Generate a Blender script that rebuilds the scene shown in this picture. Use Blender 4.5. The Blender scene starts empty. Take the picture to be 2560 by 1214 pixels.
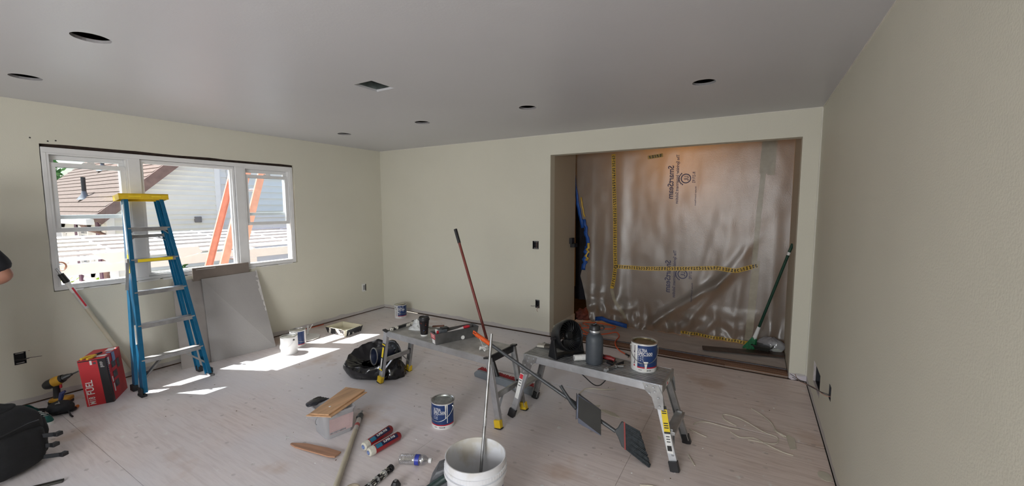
import bpy, bmesh, math, random
from mathutils import Vector, Matrix, noise
from mathutils.geometry import delaunay_2d_cdt
random.seed(7)
scene = bpy.context.scene
COL = scene.collection
PI = math.pi

# ------------------------------------------------------------------ camera
def make_camera():
    cd = bpy.data.cameras.new('camera'); cam = bpy.data.objects.new('camera', cd); COL.objects.link(cam)
    cd.sensor_fit = 'HORIZONTAL'; cd.sensor_width = 36.0
    cd.lens = 36.0 * 1019.82 / 2560.0
    cd.clip_start = 0.02; cd.clip_end = 300
    yaw, pit, rol = 0.535749, 0.0888644, -0.00211862
    fwd = Vector((-math.sin(yaw) * math.cos(pit), math.cos(yaw) * math.cos(pit), -math.sin(pit)))
    right = Vector((math.cos(yaw), math.sin(yaw), 0)); up = right.cross(fwd)
    r2 = right * math.cos(rol) + up * math.sin(rol); u2 = up * math.cos(rol) - right * math.sin(rol)
    m = Matrix((r2, u2, -fwd)).transposed().to_4x4(); m.translation = (0, 0, 1.5936)
    cam.matrix_world = m
    scene.camera = cam
make_camera()

# ------------------------------------------------------------------ world, sun, added rear fill
EXPOSURE = 0.12
SKY = 0.27
SUN = 14.0
REAR_FILL = 112.0
WARM = 19.0
def make_light():
    w = bpy.data.worlds.new('sky'); scene.world = w; w.use_nodes = True
    nt = w.node_tree; nt.nodes.clear()
    out = nt.nodes.new('ShaderNodeOutputWorld'); bg = nt.nodes.new('ShaderNodeBackground')
    sky = nt.nodes.new('ShaderNodeTexSky'); sky.sky_type = 'NISHITA'
    sky.sun_disc = False; sky.sun_elevation = math.radians(58); sky.sun_rotation = math.radians(-115)
    sky.air_density = 1.0; sky.dust_density = 3.5; sky.ozone_density = 1.0
    nt.links.new(sky.outputs[0], bg.inputs[0]); bg.inputs[1].default_value = SKY
    nt.links.new(bg.outputs[0], out.inputs[0])
    s = bpy.data.lights.new('sun', 'SUN'); s.energy = SUN; s.angle = math.radians(0.55); s.color = (1, .97, .93)
    so = bpy.data.objects.new('sun', s); COL.objects.link(so); so.location = (-8, -3, 9)
    so.rotation_euler = Vector((1.13, .54, -2.02)).to_track_quat('-Z', 'Y').to_euler()
    # added fill light, set in an invented rear window behind the camera
    def area(name, loc, direction, sx, sy, e, col):
        l = bpy.data.lights.new(name, 'AREA'); l.shape = 'RECTANGLE'; l.size = sx; l.size_y = sy; l.energy = e; l.color = col
        o = bpy.data.objects.new(name, l); COL.objects.link(o); o.location = loc
        o.rotation_euler = Vector(direction).to_track_quat('-Z', 'Y').to_euler()
        return l
    area('rear_fill_light', (-.75, -2.66, 1.475), (-.45, 1, -.30), 1.85, 1.15, REAR_FILL, (.96, .98, 1.0))
    p = area('window_portal', (-5.16, 2.0, 1.5), (1, 0, 0), 2.1, 1.2, 1, (1, 1, 1)); p.cycles.is_portal = True
make_light()
vs = scene.view_settings
vs.view_transform = 'Standard'; vs.look = 'None'; vs.exposure = EXPOSURE; vs.gamma = 1.0
vs.use_curve_mapping = False

# ------------------------------------------------------------------ mesh helpers
def V(*a): return Vector(a)
class MB:
    def __init__(s): s.v = []; s.f = []
    def add(s, vs_, fs, M=None):
        o = len(s.v)
        s.v += [tuple(M @ Vector(p)) if M else tuple(p) for p in vs_]
        s.f += [tuple(i + o for i in f) for f in fs]
        return s
    def box(s, c, d, M=None):
        cx, cy, cz = c; x, y, z = d[0] / 2, d[1] / 2, d[2] / 2
        vs_ = [(cx + i * x, cy + j * y, cz + k * z) for i in (-1, 1) for j in (-1, 1) for k in (-1, 1)]
        return s.add(vs_, [(0, 1, 3, 2), (4, 6, 7, 5), (0, 4, 5, 1), (2, 3, 7, 6), (0, 2, 6, 4), (1, 5, 7, 3)], M)
    def b2(s, lo, hi, M=None):
        return s.box([(a + b) / 2 for a, b in zip(lo, hi)], [abs(b - a) for a, b in zip(lo, hi)], M)
    def beam(s, p0, p1, w, t, side=(0, 0, 1)):
        p0 = Vector(p0); p1 = Vector(p1); d = (p1 - p0); L = d.length; d.normalize()
        side = Vector(side); side = (side - d * side.dot(d))
        if side.length < 1e-6: side = d.orthogonal()
        side.normalize(); n = d.cross(side)
        M = Matrix((side, n, d)).transposed().to_4x4(); M.translation = p0
        return s.box((0, 0, L / 2), (w, t, L), M)
    def channel(s, p0, p1, w, fl, t, side, flip=1):
        """C-channel: web width w along side, flanges fl along the normal"""
        p0 = Vector(p0); p1 = Vector(p1); d = (p1 - p0); L = d.length; d.normalize()
        side = Vector(side); side = (side - d * side.dot(d)).normalized(); n = d.cross(side) * flip
        M = Matrix((side, n, d)).transposed().to_4x4(); M.translation = p0
        s.box((0, 0, L / 2), (w, t, L), M)
        for k in (-1, 1): s.box((k * (w / 2 - t / 2), fl / 2, L / 2), (t, fl, L), M)
        return s
    def cyl(s, p0, p1, r0, r1=None, n=16, caps=True):
        if r1 is None: r1 = r0
        p0 = Vector(p0); p1 = Vector(p1); d = (p1 - p0).normalized(); a = d.orthogonal().normalized(); b = d.cross(a)
        vs_ = []
        for p, r in ((p0, r0), (p1, r1)):
            vs_ += [p + (a * math.cos(2 * PI * i / n) + b * math.sin(2 * PI * i / n)) * r for i in range(n)]
        fs = [(i, (i + 1) % n, n + (i + 1) % n, n + i) for i in range(n)]
        if caps: fs += [tuple(range(n - 1, -1, -1)), tuple(range(n, 2 * n))]
        return s.add(vs_, fs)
    def tube(s, pts, r, n=8, caps=True):
        pts = [Vector(p) for p in pts]; m = len(pts)
        rr = r if isinstance(r, (list, tuple)) else [r] * m
        t0 = (pts[1] - pts[0]).normalized(); a = t0.orthogonal().normalized(); vs_ = []
        for i, p in enumerate(pts):
            t = (pts[min(i + 1, m - 1)] - pts[max(i - 1, 0)]).normalized()
            a = (a - t * a.dot(t)); a = a.normalized() if a.length > 1e-6 else t.orthogonal().normalized(); b = t.cross(a)
            vs_ += [p + (a * math.cos(2 * PI * k / n) + b * math.sin(2 * PI * k / n)) * rr[i] for k in range(n)]
        fs = [(i * n + k, i * n + (k + 1) % n, (i + 1) * n + (k + 1) % n, (i + 1) * n + k) for i in range(m - 1) for k in range(n)]
        if caps: fs += [tuple(range(n - 1, -1, -1)), tuple(range((m - 1) * n, m * n))]
        return s.add(vs_, fs)
    def lathe(s, prof, n=28, M=None, a0=0.0, a1=2 * PI):
        full = abs(a1 - a0 - 2 * PI) < 1e-6
        k = n if full else n + 1; vs_ = []; m = len(prof)
        for r, z in prof:
            vs_ += [(r * math.cos(a0 + (a1 - a0) * i / n), r * math.sin(a0 + (a1 - a0) * i / n), z) for i in range(k)]
        fs = []
        for j in range(m - 1):
            for i in range(n):
                i2 = (i + 1) % k
                fs.append((j * k + i, j * k + i2, (j + 1) * k + i2, (j + 1) * k + i))
        return s.add(vs_, fs, M)
    def grid(s, nu, nv, fn, closed_u=False):
        vs_ = [fn(i / (nu if closed_u else nu - 1), j / (nv - 1)) for j in range(nv) for i in range(nu)]
        fs = []
        for j in range(nv - 1):
            for i in range(nu if closed_u else nu - 1):
                i2 = (i + 1) % nu
                fs.append((j * nu + i, j * nu + i2, (j + 1) * nu + i2, (j + 1) * nu + i))
        return s.add(vs_, fs)
    def slab(s, outer, holes, mp, depth):
        """flat plate in 2D with holes; mp(u, v, d) gives the point at depth d"""
        loops = [list(outer)] + [list(h) for h in holes]
        vs2 = []; es = []; rng = []
        for lp in loops:
            o = len(vs2); vs2 += [Vector(p) for p in lp]; n = len(lp)
            es += [(o + i, o + (i + 1) % n) for i in range(n)]; rng.append((o, n))
        v2, e2, f2, *_ = delaunay_2d_cdt(vs2, es, [], 0, 1e-6)
        def inside(p, lp):
            c = False; n = len(lp); j = n - 1
            for i in range(n):
                if (lp[i][1] > p[1]) != (lp[j][1] > p[1]) and p[0] < (lp[j][0] - lp[i][0]) * (p[1] - lp[i][1]) / (lp[j][1] - lp[i][1]) + lp[i][0]: c = not c
                j = i
            return c
        keep = []
        for f in f2:
            c = sum((v2[i] for i in f), Vector((0, 0))) / len(f)
            if inside(c, loops[0]) and not any(inside(c, h) for h in loops[1:]): keep.append(tuple(f))
        n = len(v2)
        s.add([mp(p[0], p[1], 0) for p in v2] + [mp(p[0], p[1], depth) for p in v2],
              keep + [tuple(n + i for i in reversed(f)) for f in keep])
        for lp in loops:
            m = len(lp)
            s.add([mp(p[0], p[1], 0) for p in lp] + [mp(p[0], p[1], depth) for p in lp],
                  [(i, (i + 1) % m, m + (i + 1) % m, m + i) for i in range(m)])
        return s
    def prism(s, poly, mp, depth): return s.slab(poly, [], mp, depth)
    def mesh(s, name, smooth=40):
        me = bpy.data.meshes.new(name); me.from_pydata(s.v, [], s.f); me.update()
        bm = bmesh.new(); bm.from_mesh(me)
        bmesh.ops.remove_doubles(bm, verts=bm.verts, dist=1e-5)
        bmesh.ops.recalc_face_normals(bm, faces=bm.faces)
        bm.to_mesh(me); bm.free()
        if smooth:
            me.polygons.foreach_set('use_smooth', [True] * len(me.polygons))
            me.set_sharp_from_angle(angle=math.radians(smooth))
        return me
    def obj(s, name, mat, parent=None, smooth=40, bevel=0.0, loc=None, rot=None, label=None):
        o = bpy.data.objects.new(name, s.mesh(name, smooth)); COL.objects.link(o)
        if mat: o.data.materials.append(mat)
        if parent: o.parent = parent
        if loc: o.location = loc
        if rot: o.rotation_euler = rot
        if label: o['label'] = label
        if bevel:
            b = o.modifiers.new('bevel', 'BEVEL'); b.width = bevel; b.segments = 2; b.limit_method = 'ANGLE'; b.angle_limit = math.radians(50)
        return o
def inst(o, name=None, parent=None, loc=None, rot=None):
    c = o.copy(); COL.objects.link(c)
    if name: c.name = name
    if parent is not None: c.parent = parent
    if loc is not None: c.location = loc
    if rot is not None: c.rotation_euler = rot
    return c
def tag(o, label, cat, group=None):
    o['label'] = label; o['category'] = cat
    if group: o['group'] = group
    return o
def thing(name, label, cat, loc=(0, 0, 0), rotz=0.0, group=None, rot=None):
    o = bpy.data.objects.new(name, None); COL.objects.link(o); o.empty_display_size = .05
    o.location = loc; o.rotation_euler = rot if rot else (0, 0, rotz)
    return tag(o, label, cat, group)
def struct(o): o['kind'] = 'structure'; return o
def dup(root, label, loc, rotz, group=None):
    r = root.copy(); COL.objects.link(r); r.location = loc; r.rotation_euler = (0, 0, rotz); r['label'] = label
    if group: r['group'] = group
    for ch in list(root.children):
        c = ch.copy(); COL.objects.link(c); c.parent = r
        for g in list(ch.children):
            d = g.copy(); COL.objects.link(d); d.parent = c
    return r
def text_geo(body, size):
    cu = bpy.data.curves.new('t', 'FONT'); cu.body = body; cu.size = size; cu.resolution_u = 3; cu.offset = size * .016
    ob = bpy.data.objects.new('t', cu)
    me = ob.to_mesh(); vs_ = [tuple(v.co) for v in me.vertices]; fs = [tuple(p.vertices) for p in me.polygons]
    ob.to_mesh_clear(); bpy.data.objects.remove(ob); bpy.data.curves.remove(cu)
    x0 = min(v[0] for v in vs_); x1 = max(v[0] for v in vs_)
    return [(v[0] - x0, v[1]) for v in vs_], fs, x1 - x0
def lettering(mb, body, size, mp, u0=0, v0=0, rot=0.0, center=False, mirror=False, fit=None):
    vs_, fs, w = text_geo(body, size)
    k = fit / w if fit else 1.0
    if center: u0 -= w * k / 2
    c, s_ = math.cos(rot), math.sin(rot); out = []
    for x, y in vs_:
        x *= k
        if mirror: x = w * k - x
        out.append(mp(u0 + x * c - y * s_, v0 + x * s_ + y * c))
    mb.add(out, fs)

def smooth_path(pts, n=6):
    pts = [Vector(p) for p in pts]; out = []
    for i in range(len(pts) - 1):
        a = pts[max(i - 1, 0)]; b = pts[i]; c = pts[i + 1]; d_ = pts[min(i + 2, len(pts) - 1)]
        for k in range(n):
            t = k / n; out.append(.5 * ((2 * b) + (c - a) * t + (2 * a - 5 * b + 4 * c - d_) * t * t + (3 * b - a - 3 * c + d_) * t ** 3))
    out.append(pts[-1]); return out

# ------------------------------------------------------------------ materials
MATS = {}
def srgb(r, g, b):
    f = lambda c: (c / 255 / 12.92) if c / 255 <= .04045 else ((c / 255 + .055) / 1.055) ** 2.4
    return (f(r), f(g), f(b))
def M(name, col, rough=.5, metal=0.0, var=.10, scale=9.0, bump=0.0, spec=None, coat=0.0, stretch=None, col2=None, detail=4.0, bscale=None):
    if name in MATS: return MATS[name]
    m = bpy.data.materials.new(name); m.use_nodes = True; nt = m.node_tree; b = nt.nodes['Principled BSDF']; MATS[name] = m
    b.inputs['Roughness'].default_value = rough; b.inputs['Metallic'].default_value = metal
    if spec is not None: b.inputs['Specular IOR Level'].default_value = spec
    if coat: b.inputs['Coat Weight'].default_value = coat; b.inputs['Coat Roughness'].default_value = .08
    tc = nt.nodes.new('ShaderNodeTexCoord'); mp = nt.nodes.new('ShaderNodeMapping'); nz = nt.nodes.new('ShaderNodeTexNoise'); mx = nt.nodes.new('ShaderNodeMix')
    mx.data_type = 'RGBA'
    nt.links.new(tc.outputs['Object'], mp.inputs[0]); nt.links.new(mp.outputs[0], nz.inputs[0])
    if stretch: mp.inputs['Scale'].default_value = stretch
    nz.inputs['Scale'].default_value = scale; nz.inputs['Detail'].default_value = detail
    c2 = col2 if col2 else tuple(min(1, c * (1 + var)) for c in col); c1 = col if col2 else tuple(c * (1 - var) for c in col)
    mx.inputs['A'].default_value = (*c1, 1); mx.inputs['B'].default_value = (*c2, 1)
    mr = nt.nodes.new('ShaderNodeMapRange'); mr.inputs[1].default_value = .3; mr.inputs[2].default_value = .7
    nt.links.new(nz.outputs[0], mr.inputs[0]); nt.links.new(mr.outputs[0], mx.inputs['Factor']); nt.links.new(mx.outputs['Result'], b.inputs['Base Color'])
    if bump:
        bp = nt.nodes.new('ShaderNodeBump'); bp.inputs['Strength'].default_value = bump; bp.inputs['Distance'].default_value = .01
        src = nz
        if bscale:
            src = nt.nodes.new('ShaderNodeTexNoise'); src.inputs['Scale'].default_value = bscale; src.inputs['Detail'].default_value = 3
            nt.links.new(mp.outputs[0], src.inputs[0])
        nt.links.new(src.outputs[0], bp.inputs['Height']); nt.links.new(bp.outputs[0], b.inputs['Normal'])
    return m
def node(nt, t, **kw):
    n = nt.nodes.new(t)
    for k, v in kw.items(): setattr(n, k, v)
    return n

def mix_over(nt, base_sock, col, fac_sock):
    mx = nt.nodes.new('ShaderNodeMix'); mx.data_type = 'RGBA'
    nt.links.new(base_sock, mx.inputs['A']); mx.inputs['B'].default_value = (*col, 1); nt.links.new(fac_sock, mx.inputs['Factor'])
    return mx.outputs['Result']
def ramp(nt, sock, a, b, lo=0.0, hi=1.0):
    mr = nt.nodes.new('ShaderNodeMapRange'); mr.clamp = True
    mr.inputs[1].default_value = a; mr.inputs[2].default_value = b; mr.inputs[3].default_value = lo; mr.inputs[4].default_value = hi
    nt.links.new(sock, mr.inputs[0]); return mr.outputs[0]
def mul(nt, a, b):
    m = nt.nodes.new('ShaderNodeMath'); m.operation = 'MULTIPLY'
    nt.links.new(a, m.inputs[0])
    if isinstance(b, float): m.inputs[1].default_value = b
    else: nt.links.new(b, m.inputs[1])
    return m.outputs[0]
def nz(nt, coord, scale, detail=4, stretch=None, dist=0.0):
    n = nt.nodes.new('ShaderNodeTexNoise'); n.inputs['Scale'].default_value = scale; n.inputs['Detail'].default_value = detail; n.inputs['Distortion'].default_value = dist
    if stretch:
        mp = nt.nodes.new('ShaderNodeMapping'); mp.inputs['Scale'].default_value = stretch; nt.links.new(coord, mp.inputs[0]); coord = mp.outputs[0]
    nt.links.new(coord, n.inputs[0]); return n.outputs[0]

def wall_mat():
    m = M('wall_paint', (.675, .655, .555), .62, var=.025, scale=1.3, bump=.12, bscale=130)
    nt = m.node_tree; b = nt.nodes['Principled BSDF']; base = b.inputs['Base Color'].links[0].from_socket
    tc = nt.nodes.new('ShaderNodeTexCoord'); sp = nt.nodes.new('ShaderNodeSeparateXYZ'); nt.links.new(tc.outputs['Object'], sp.inputs[0])
    n1 = nz(nt, tc.outputs['Object'], 5, 5)
    ad = nt.nodes.new('ShaderNodeMath'); ad.operation = 'MULTIPLY_ADD'; nt.links.new(n1, ad.inputs[0]); ad.inputs[1].default_value = .07; nt.links.new(sp.outputs[2], ad.inputs[2])
    band = ramp(nt, ad.outputs[0], .088, .095, 1.0, 0.0)     # bare drywall left unpainted along the foot of the wall
    c = mix_over(nt, base, (.52, .49, .47), band)
    nt.links.new(c, b.inputs['Base Color'])
    return m
WALL = wall_mat()
CEIL = M('ceiling_paint', (.58, .58, .60), .42, var=.02, scale=1.2, bump=.05, bscale=90)
def plywood_mat():
    m = bpy.data.materials.new('plywood'); m.use_nodes = True; nt = m.node_tree; b = nt.nodes['Principled BSDF']; b.inputs['Roughness'].default_value = .44
    tc = nt.nodes.new('ShaderNodeTexCoord'); co = tc.outputs['Object']
    base = nt.nodes.new('ShaderNodeRGB'); base.outputs[0].default_value = (.78, .63, .55, 1)
    g = nz(nt, co, 3.0, 6, (1.2, 14, 1), .6)
    c = mix_over(nt, base.outputs[0], (.50, .35, .27), ramp(nt, g, .44, .70, 0, .75))
    g2 = nz(nt, co, 9.0, 5, (1, 9, 1), .4)
    c = mix_over(nt, c, (.84, .72, .65), ramp(nt, g2, .45, .75, 0, .6))
    sx_ = nt.nodes.new('ShaderNodeSeparateXYZ'); nt.links.new(co, sx_.inputs[0])
    dust = nz(nt, co, .75, 3)
    c = mix_over(nt, c, (.73, .725, .765), mul(nt, ramp(nt, dust, .30, .62, .30, .88), ramp(nt, sx_.outputs[0], -1.4, .4, 1.0, .28)))       # drywall dust trodden over the boards
    st = nz(nt, co, 1.7, 4)
    c = mix_over(nt, c, (.46, .29, .18), ramp(nt, st, .60, .72, 0, .6))
    # filled screw heads and knots
    v = nt.nodes.new('ShaderNodeTexVoronoi'); v.voronoi_dimensions = '2D'; v.inputs['Scale'].default_value = 5.2; v.inputs['Randomness'].default_value = .75
    mp = nt.nodes.new('ShaderNodeMapping'); mp.inputs['Scale'].default_value = (1, 1.25, 1); nt.links.new(co, mp.inputs[0]); nt.links.new(mp.outputs[0], v.inputs[0])
    fil = mul(nt, ramp(nt, v.outputs['Distance'], .055, .085, 1, 0), ramp(nt, nz(nt, co, 2.5, 2), .50, .56))
    c = mix_over(nt, c, (.26, .22, .20), mul(nt, fil, .38))
    v2 = nt.nodes.new('ShaderNodeTexVoronoi'); v2.voronoi_dimensions = '2D'; v2.inputs['Scale'].default_value = 3.1; nt.links.new(co, v2.inputs[0])
    sc = mul(nt, ramp(nt, v2.outputs['Distance'], .03, .10, 1, 0), ramp(nt, nz(nt, co, 30, 3), .5, .62))
    c = mix_over(nt, c, (.82, .80, .76), mul(nt, sc, .7))                                # paint splashes
    nt.links.new(c, b.inputs['Base Color'])
    bp = nt.nodes.new('ShaderNodeBump'); bp.inputs['Strength'].default_value = .12; bp.inputs['Distance'].default_value = .004
    nt.links.new(g2, bp.inputs['Height']); nt.links.new(bp.outputs[0], b.inputs['Normal'])
    return m
PLY = plywood_mat()
DARK = M('dark_void', (.018, .016, .015), .9, var=.4)
WHITE_VINYL = M('white_vinyl', (.80, .80, .80), .35, var=.03)
def glass_mat(name, tint=(.96, .99, 1), refl=.07):
    m = bpy.data.materials.new(name); m.use_nodes = True; nt = m.node_tree; nt.nodes.clear()
    out = nt.nodes.new('ShaderNodeOutputMaterial'); tr = nt.nodes.new('ShaderNodeBsdfTransparent'); gl = nt.nodes.new('ShaderNodeBsdfGlossy'); mx = nt.nodes.new('ShaderNodeMixShader')
    tr.inputs[0].default_value = (*tint, 1); gl.inputs['Roughness'].default_value = .03
    lw = nt.nodes.new('ShaderNodeLayerWeight'); lw.inputs[0].default_value = .5
    pw = nt.nodes.new('ShaderNodeMath'); pw.operation = 'POWER'; pw.inputs[1].default_value = 4.0; nt.links.new(lw.outputs['Facing'], pw.inputs[0])
    f = ramp(nt, pw.outputs[0], 0, 1, refl, .75); nt.links.new(f, mx.inputs[0])
    nt.links.new(tr.outputs[0], mx.inputs[1]); nt.links.new(gl.outputs[0], mx.inputs[2]); nt.links.new(mx.outputs[0], out.inputs[0])
    return m
GLASS = glass_mat('window_glass', refl=.02)
def sheet_mat(name, col, transp=.14, transl=.45, rough=.28, cells=150.0, gloss=.13):
    m = bpy.data.materials.new(name); m.use_nodes = True; nt = m.node_tree; nt.nodes.clear()
    N = nt.nodes.new; out = N('ShaderNodeOutputMaterial')
    di = N('ShaderNodeBsdfDiffuse'); tl = N('ShaderNodeBsdfTranslucent'); tr = N('ShaderNodeBsdfTransparent'); gl = N('ShaderNodeBsdfGlossy')
    tc = N('ShaderNodeTexCoord'); n1 = nz(nt, tc.outputs['Object'], 1.6, 4)
    base = N('ShaderNodeRGB'); base.outputs[0].default_value = (*col, 1)
    c = mix_over(nt, base.outputs[0], tuple(x * .8 for x in col), ramp(nt, n1, .35, .7))
    nt.links.new(c, di.inputs[0]); nt.links.new(c, tl.inputs[0]); gl.inputs['Roughness'].default_value = rough; gl.inputs[0].default_value = (.9, .9, .9, 1)
    vo = N('ShaderNodeTexVoronoi'); vo.inputs['Scale'].default_value = cells; vo.inputs['Randomness'].default_value = .5; nt.links.new(tc.outputs['Object'], vo.inputs[0])
    bp = N('ShaderNodeBump'); bp.inputs['Strength'].default_value = .16; bp.inputs['Distance'].default_value = .004
    nt.links.new(vo.outputs['Distance'], bp.inputs['Height'])
    for s_ in (di, tl, gl): nt.links.new(bp.outputs[0], s_.inputs['Normal'])
    def mx(f, a, b_):
        k = N('ShaderNodeMixShader'); k.inputs[0].default_value = f; nt.links.new(a.outputs[0], k.inputs[1]); nt.links.new(b_.outputs[0], k.inputs[2]); return k
    s1 = mx(transl, di, tl); s2 = mx(gloss, s1, gl); s3 = mx(transp, s2, tr)
    nt.links.new(s3.outputs[0], out.inputs[0])
    return m

# ================================================================== STRUCTURE
XL, XR, YB, YR, ZC = -5.002, 0.469, 4.445, -2.6, 2.44
def circle(cx, cy, r, n=28, jit=0.0):
    return [(cx + (r + random.uniform(-jit, jit)) * math.cos(2 * PI * i / n), cy + (r + random.uniform(-jit, jit)) * math.sin(2 * PI * i / n)) for i in range(n)]
def rect(a0, b0, a1, b1): return [(a0, b0), (a1, b0), (a1, b1), (a0, b1)]

# floor: dark deck below, plywood sheets laid over it
floor = struct(MB().b2((XL - .14, YR - .14, -.12), (XR + .14, YB, -.022)).obj('floor', DARK, smooth=0))
rows = [(-2.6, -1.62, [-4.28, -1.84]), (-1.62, -.40, [-3.06, -.62]), (-.40, .82, [-3.47, -1.03]), (.82, 2.04, [-4.28, -1.84]), (2.04, 3.26, [-3.06, -.62]), (3.26, 4.437, [-4.28, -1.84])]
for ri, (y0, y1, js) in enumerate(rows):
    xs = [XL - .006] + js + [XR - .004]
    for a, b in zip(xs[:-1], xs[1:]):
        g = .0009
        gy1 = .012 if (ri == 4 and a > -3.1) else g
        o = MB().b2((a + g, y0 + g, -.022), (b - g, y1 - gy1, 0)).obj('plywood_sheet', PLY, floor, smooth=0)
# ceiling with the cut-outs for recessed lights and a duct
holes_c = [(-2.902, .755), (-4.128, .743), (-4.154, 3.175), (-2.926, 3.16), (-1.719, 3.163), (-.339, 3.16)]
ch = [circle(x, y, .075, 30, .0015) for x, y in holes_c] + [rect(-2.44, 1.955, -2.26, 2.16)]
ceiling = struct(MB().slab(rect(XL - .14, YR - .14, XR + .14, YB + .12), ch, lambda u, v, d: (u, v, ZC + d), .016).obj('ceiling', CEIL, smooth=0))
INS = M('attic_insulation', (.11, .08, .06), .95, var=.5, scale=14, bump=.6)
MB().b2((XL - .2, YR - .2, 2.86), (XR + .2, YB + .12, 2.9)).obj('attic_deck', INS, ceiling, smooth=0)
for lo, hi in (((XL - .2, YR - .2, ZC + .016), (XL - .14, YB + .12, 2.86)), ((XR + .14, YR - .2, ZC + .016), (XR + .2, YB + .12, 2.86)), ((XL - .2, YR - .2, ZC + .016), (XR + .2, YR - .14, 2.86)), ((XL - .2, YB + .06, ZC + .016), (XR + .2, YB + .12, 2.86))):
    MB().b2(lo, hi).obj('attic_side', INS, ceiling, smooth=0)
GYP = M('gypsum_edge', (.55, .50, .49), .9, var=.15, scale=40)
for (x, y), hp in zip(holes_c, ch):
    mb = MB(); n = len(hp)
    mb.add([(px, py, ZC + .0006) for px, py in hp] + [(px, py, ZC + .0155) for px, py in hp], [(i, (i + 1) % n, n + (i + 1) % n, n + i) for i in range(n)])
    mb.add([(x + (px - x) * 1.0, y + (py - y) * 1.0, ZC + .001) for px, py in hp], [])
    mb.obj('cut_edge', GYP, ceiling)
    k = random.uniform(0, 6)
    MB().tube([(x + .05 * math.cos(k), y + .05 * math.sin(k), ZC + .14), (x + .03, y + .02, ZC + .05), (x - .02, y + .04, ZC + .07), (x - .05, y, ZC + .15)], .005).obj('cable', M('cable_yellowed', (.45, .38, .22), .5), ceiling)
# duct boot above the square cut-out
GALV = M('galvanised', (.42, .46, .45), .38, 1.0, var=.25, scale=18)
mb = MB()
for lo, hi in (((-2.445, 1.95, ZC + .016), (-2.440, 2.165, ZC + .26)), ((-2.26, 1.95, ZC + .016), (-2.255, 2.165, ZC + .26)), ((-2.445, 1.95, ZC + .016), (-2.255, 1.955, ZC + .26)), ((-2.445, 2.16, ZC + .016), (-2.255, 2.165, ZC + .26)), ((-2.445, 1.95, ZC + .26), (-2.255, 2.165, ZC + .265))): mb.b2(lo, hi)
mb.obj('duct_boot', GALV, ceiling, smooth=0)
MB().cyl((-2.30, 2.02, ZC + .2), (-2.258, 2.02, ZC + .2), .05, n=18).obj('duct_outlet', GALV, ceiling)

# left wall with the window opening
WIN = (0.935, 0.895, 3.056, 2.112)
def ragged(y0, z0, y1, z1, j=.006, n=14):
    p = []
    for i in range(n): p.append((y0 + (y1 - y0) * i / n, z0 - abs(random.gauss(0, j * .7))))
    for i in range(n): p.append((y1 + abs(random.gauss(0, j * .5)), z0 + (z1 - z0) * i / n))
    for i in range(n): p.append((y1 + (y0 - y1) * i / n, z1 + abs(random.gauss(0, j * .7))))
    for i in range(n): p.append((y0 - abs(random.gauss(0, j * .5)), z1 + (z0 - z1) * i / n))
    return p
wl_holes = [ragged(*WIN)]
OUTL_L = [rect(.684, .346, .748, .444)]
wall_left = struct(MB().slab(rect(YR - .14, .013, YB + .12, ZC), wl_holes + OUTL_L, lambda u, v, d: (XL - d, u, v), .14).obj('wall_left', WALL, smooth=0))
MB().b2((XL - .14, YR, 0), (XL - .008, YB + .1, .0129)).obj('sill_plate', M('sill_plate', (.09, .05, .03), .8, var=.4, scale=20), wall_left, smooth=0)
wall_back = struct(MB().slab(rect(XL - .14, .013, XR + .14, ZC), [rect(-2.106, .0135, .335, 2.20), rect(-2.343, 1.073, -2.259, 1.173), rect(-2.302, .338, -2.244, .442)], lambda u, v, d: (u, YB + d, v), .12).obj('wall_back', WALL, smooth=0))
for a, b in ((XL, -2.106), (.335, XR)):
    MB().b2((a, YB + .008, 0), (b, YB + .11, .0129)).obj('sill_plate', MATS['sill_plate'], wall_back, smooth=0)
VENT = [(3.685, .215), (3.69, .335), (4.00, .335), (4.02, .21)]
wall_right = struct(MB().slab(rect(YR - .14, .006, YB + .12, ZC), [rect(3.66, .17, 4.03, .345), rect(3.195, .345, 3.268, .44)], lambda u, v, d: (XR + d, u, v), .14).obj('wall_right', WALL, smooth=0))
wall_rear = struct(MB().slab(rect(XL - .14, .006, XR + .14, ZC), [rect(-1.75, .85, .25, 2.1)], lambda u, v, d: (u, YR - d, v), .14).obj('wall_rear', WALL, smooth=0))  # opening invented to hold the added fill light
# bare joint compound lines in the corners
CAULK = M('corner_caulk', (.70, .68, .60), .6, var=.05)
MB().cyl((XR - .004, YB - .004, .06), (XR - .004, YB - .004, ZC), .007, n=8).obj('corner_bead', CAULK, wall_right)
MB().beam((XL, YB - .003, ZC - .002), (XR, YB - .003, ZC - .002), .012, .006).obj('corner_bead', CAULK, wall_back)
MB().beam((XR - .003, YR, ZC - .002), (XR - .003, YB, ZC - .002), .012, .006).obj('corner_bead', CAULK, wall_right)
# torn drywall foot in the right back corner
mb = MB().prism([(.335, .012), (.36, .0), (.42, .012), (.468, .005), (.468, .055), (.41, .045), (.35, .06)], lambda u, v, d: (u, YB - .002 - d, v), .003)
mb.obj('patch', M('joint_compound', (.62, .58, .62), .9, var=.08), wall_back, smooth=0)

rw = struct(MB().b2((-1.75, YR - .13, .85), (-1.70, YR - .10, 2.1)).b2((.20, YR - .13, .85), (.25, YR - .10, 2.1)).b2((-1.75, YR - .13, .85), (.25, YR - .10, .9)).b2((-1.75, YR - .13, 2.05), (.25, YR - .10, 2.1)).b2((-.775, YR - .13, .85), (-.725, YR - .10, 2.1)).obj('added_rear_window', WHITE_VINYL, smooth=0))  # frame of the invented rear window around the fill light

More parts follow.
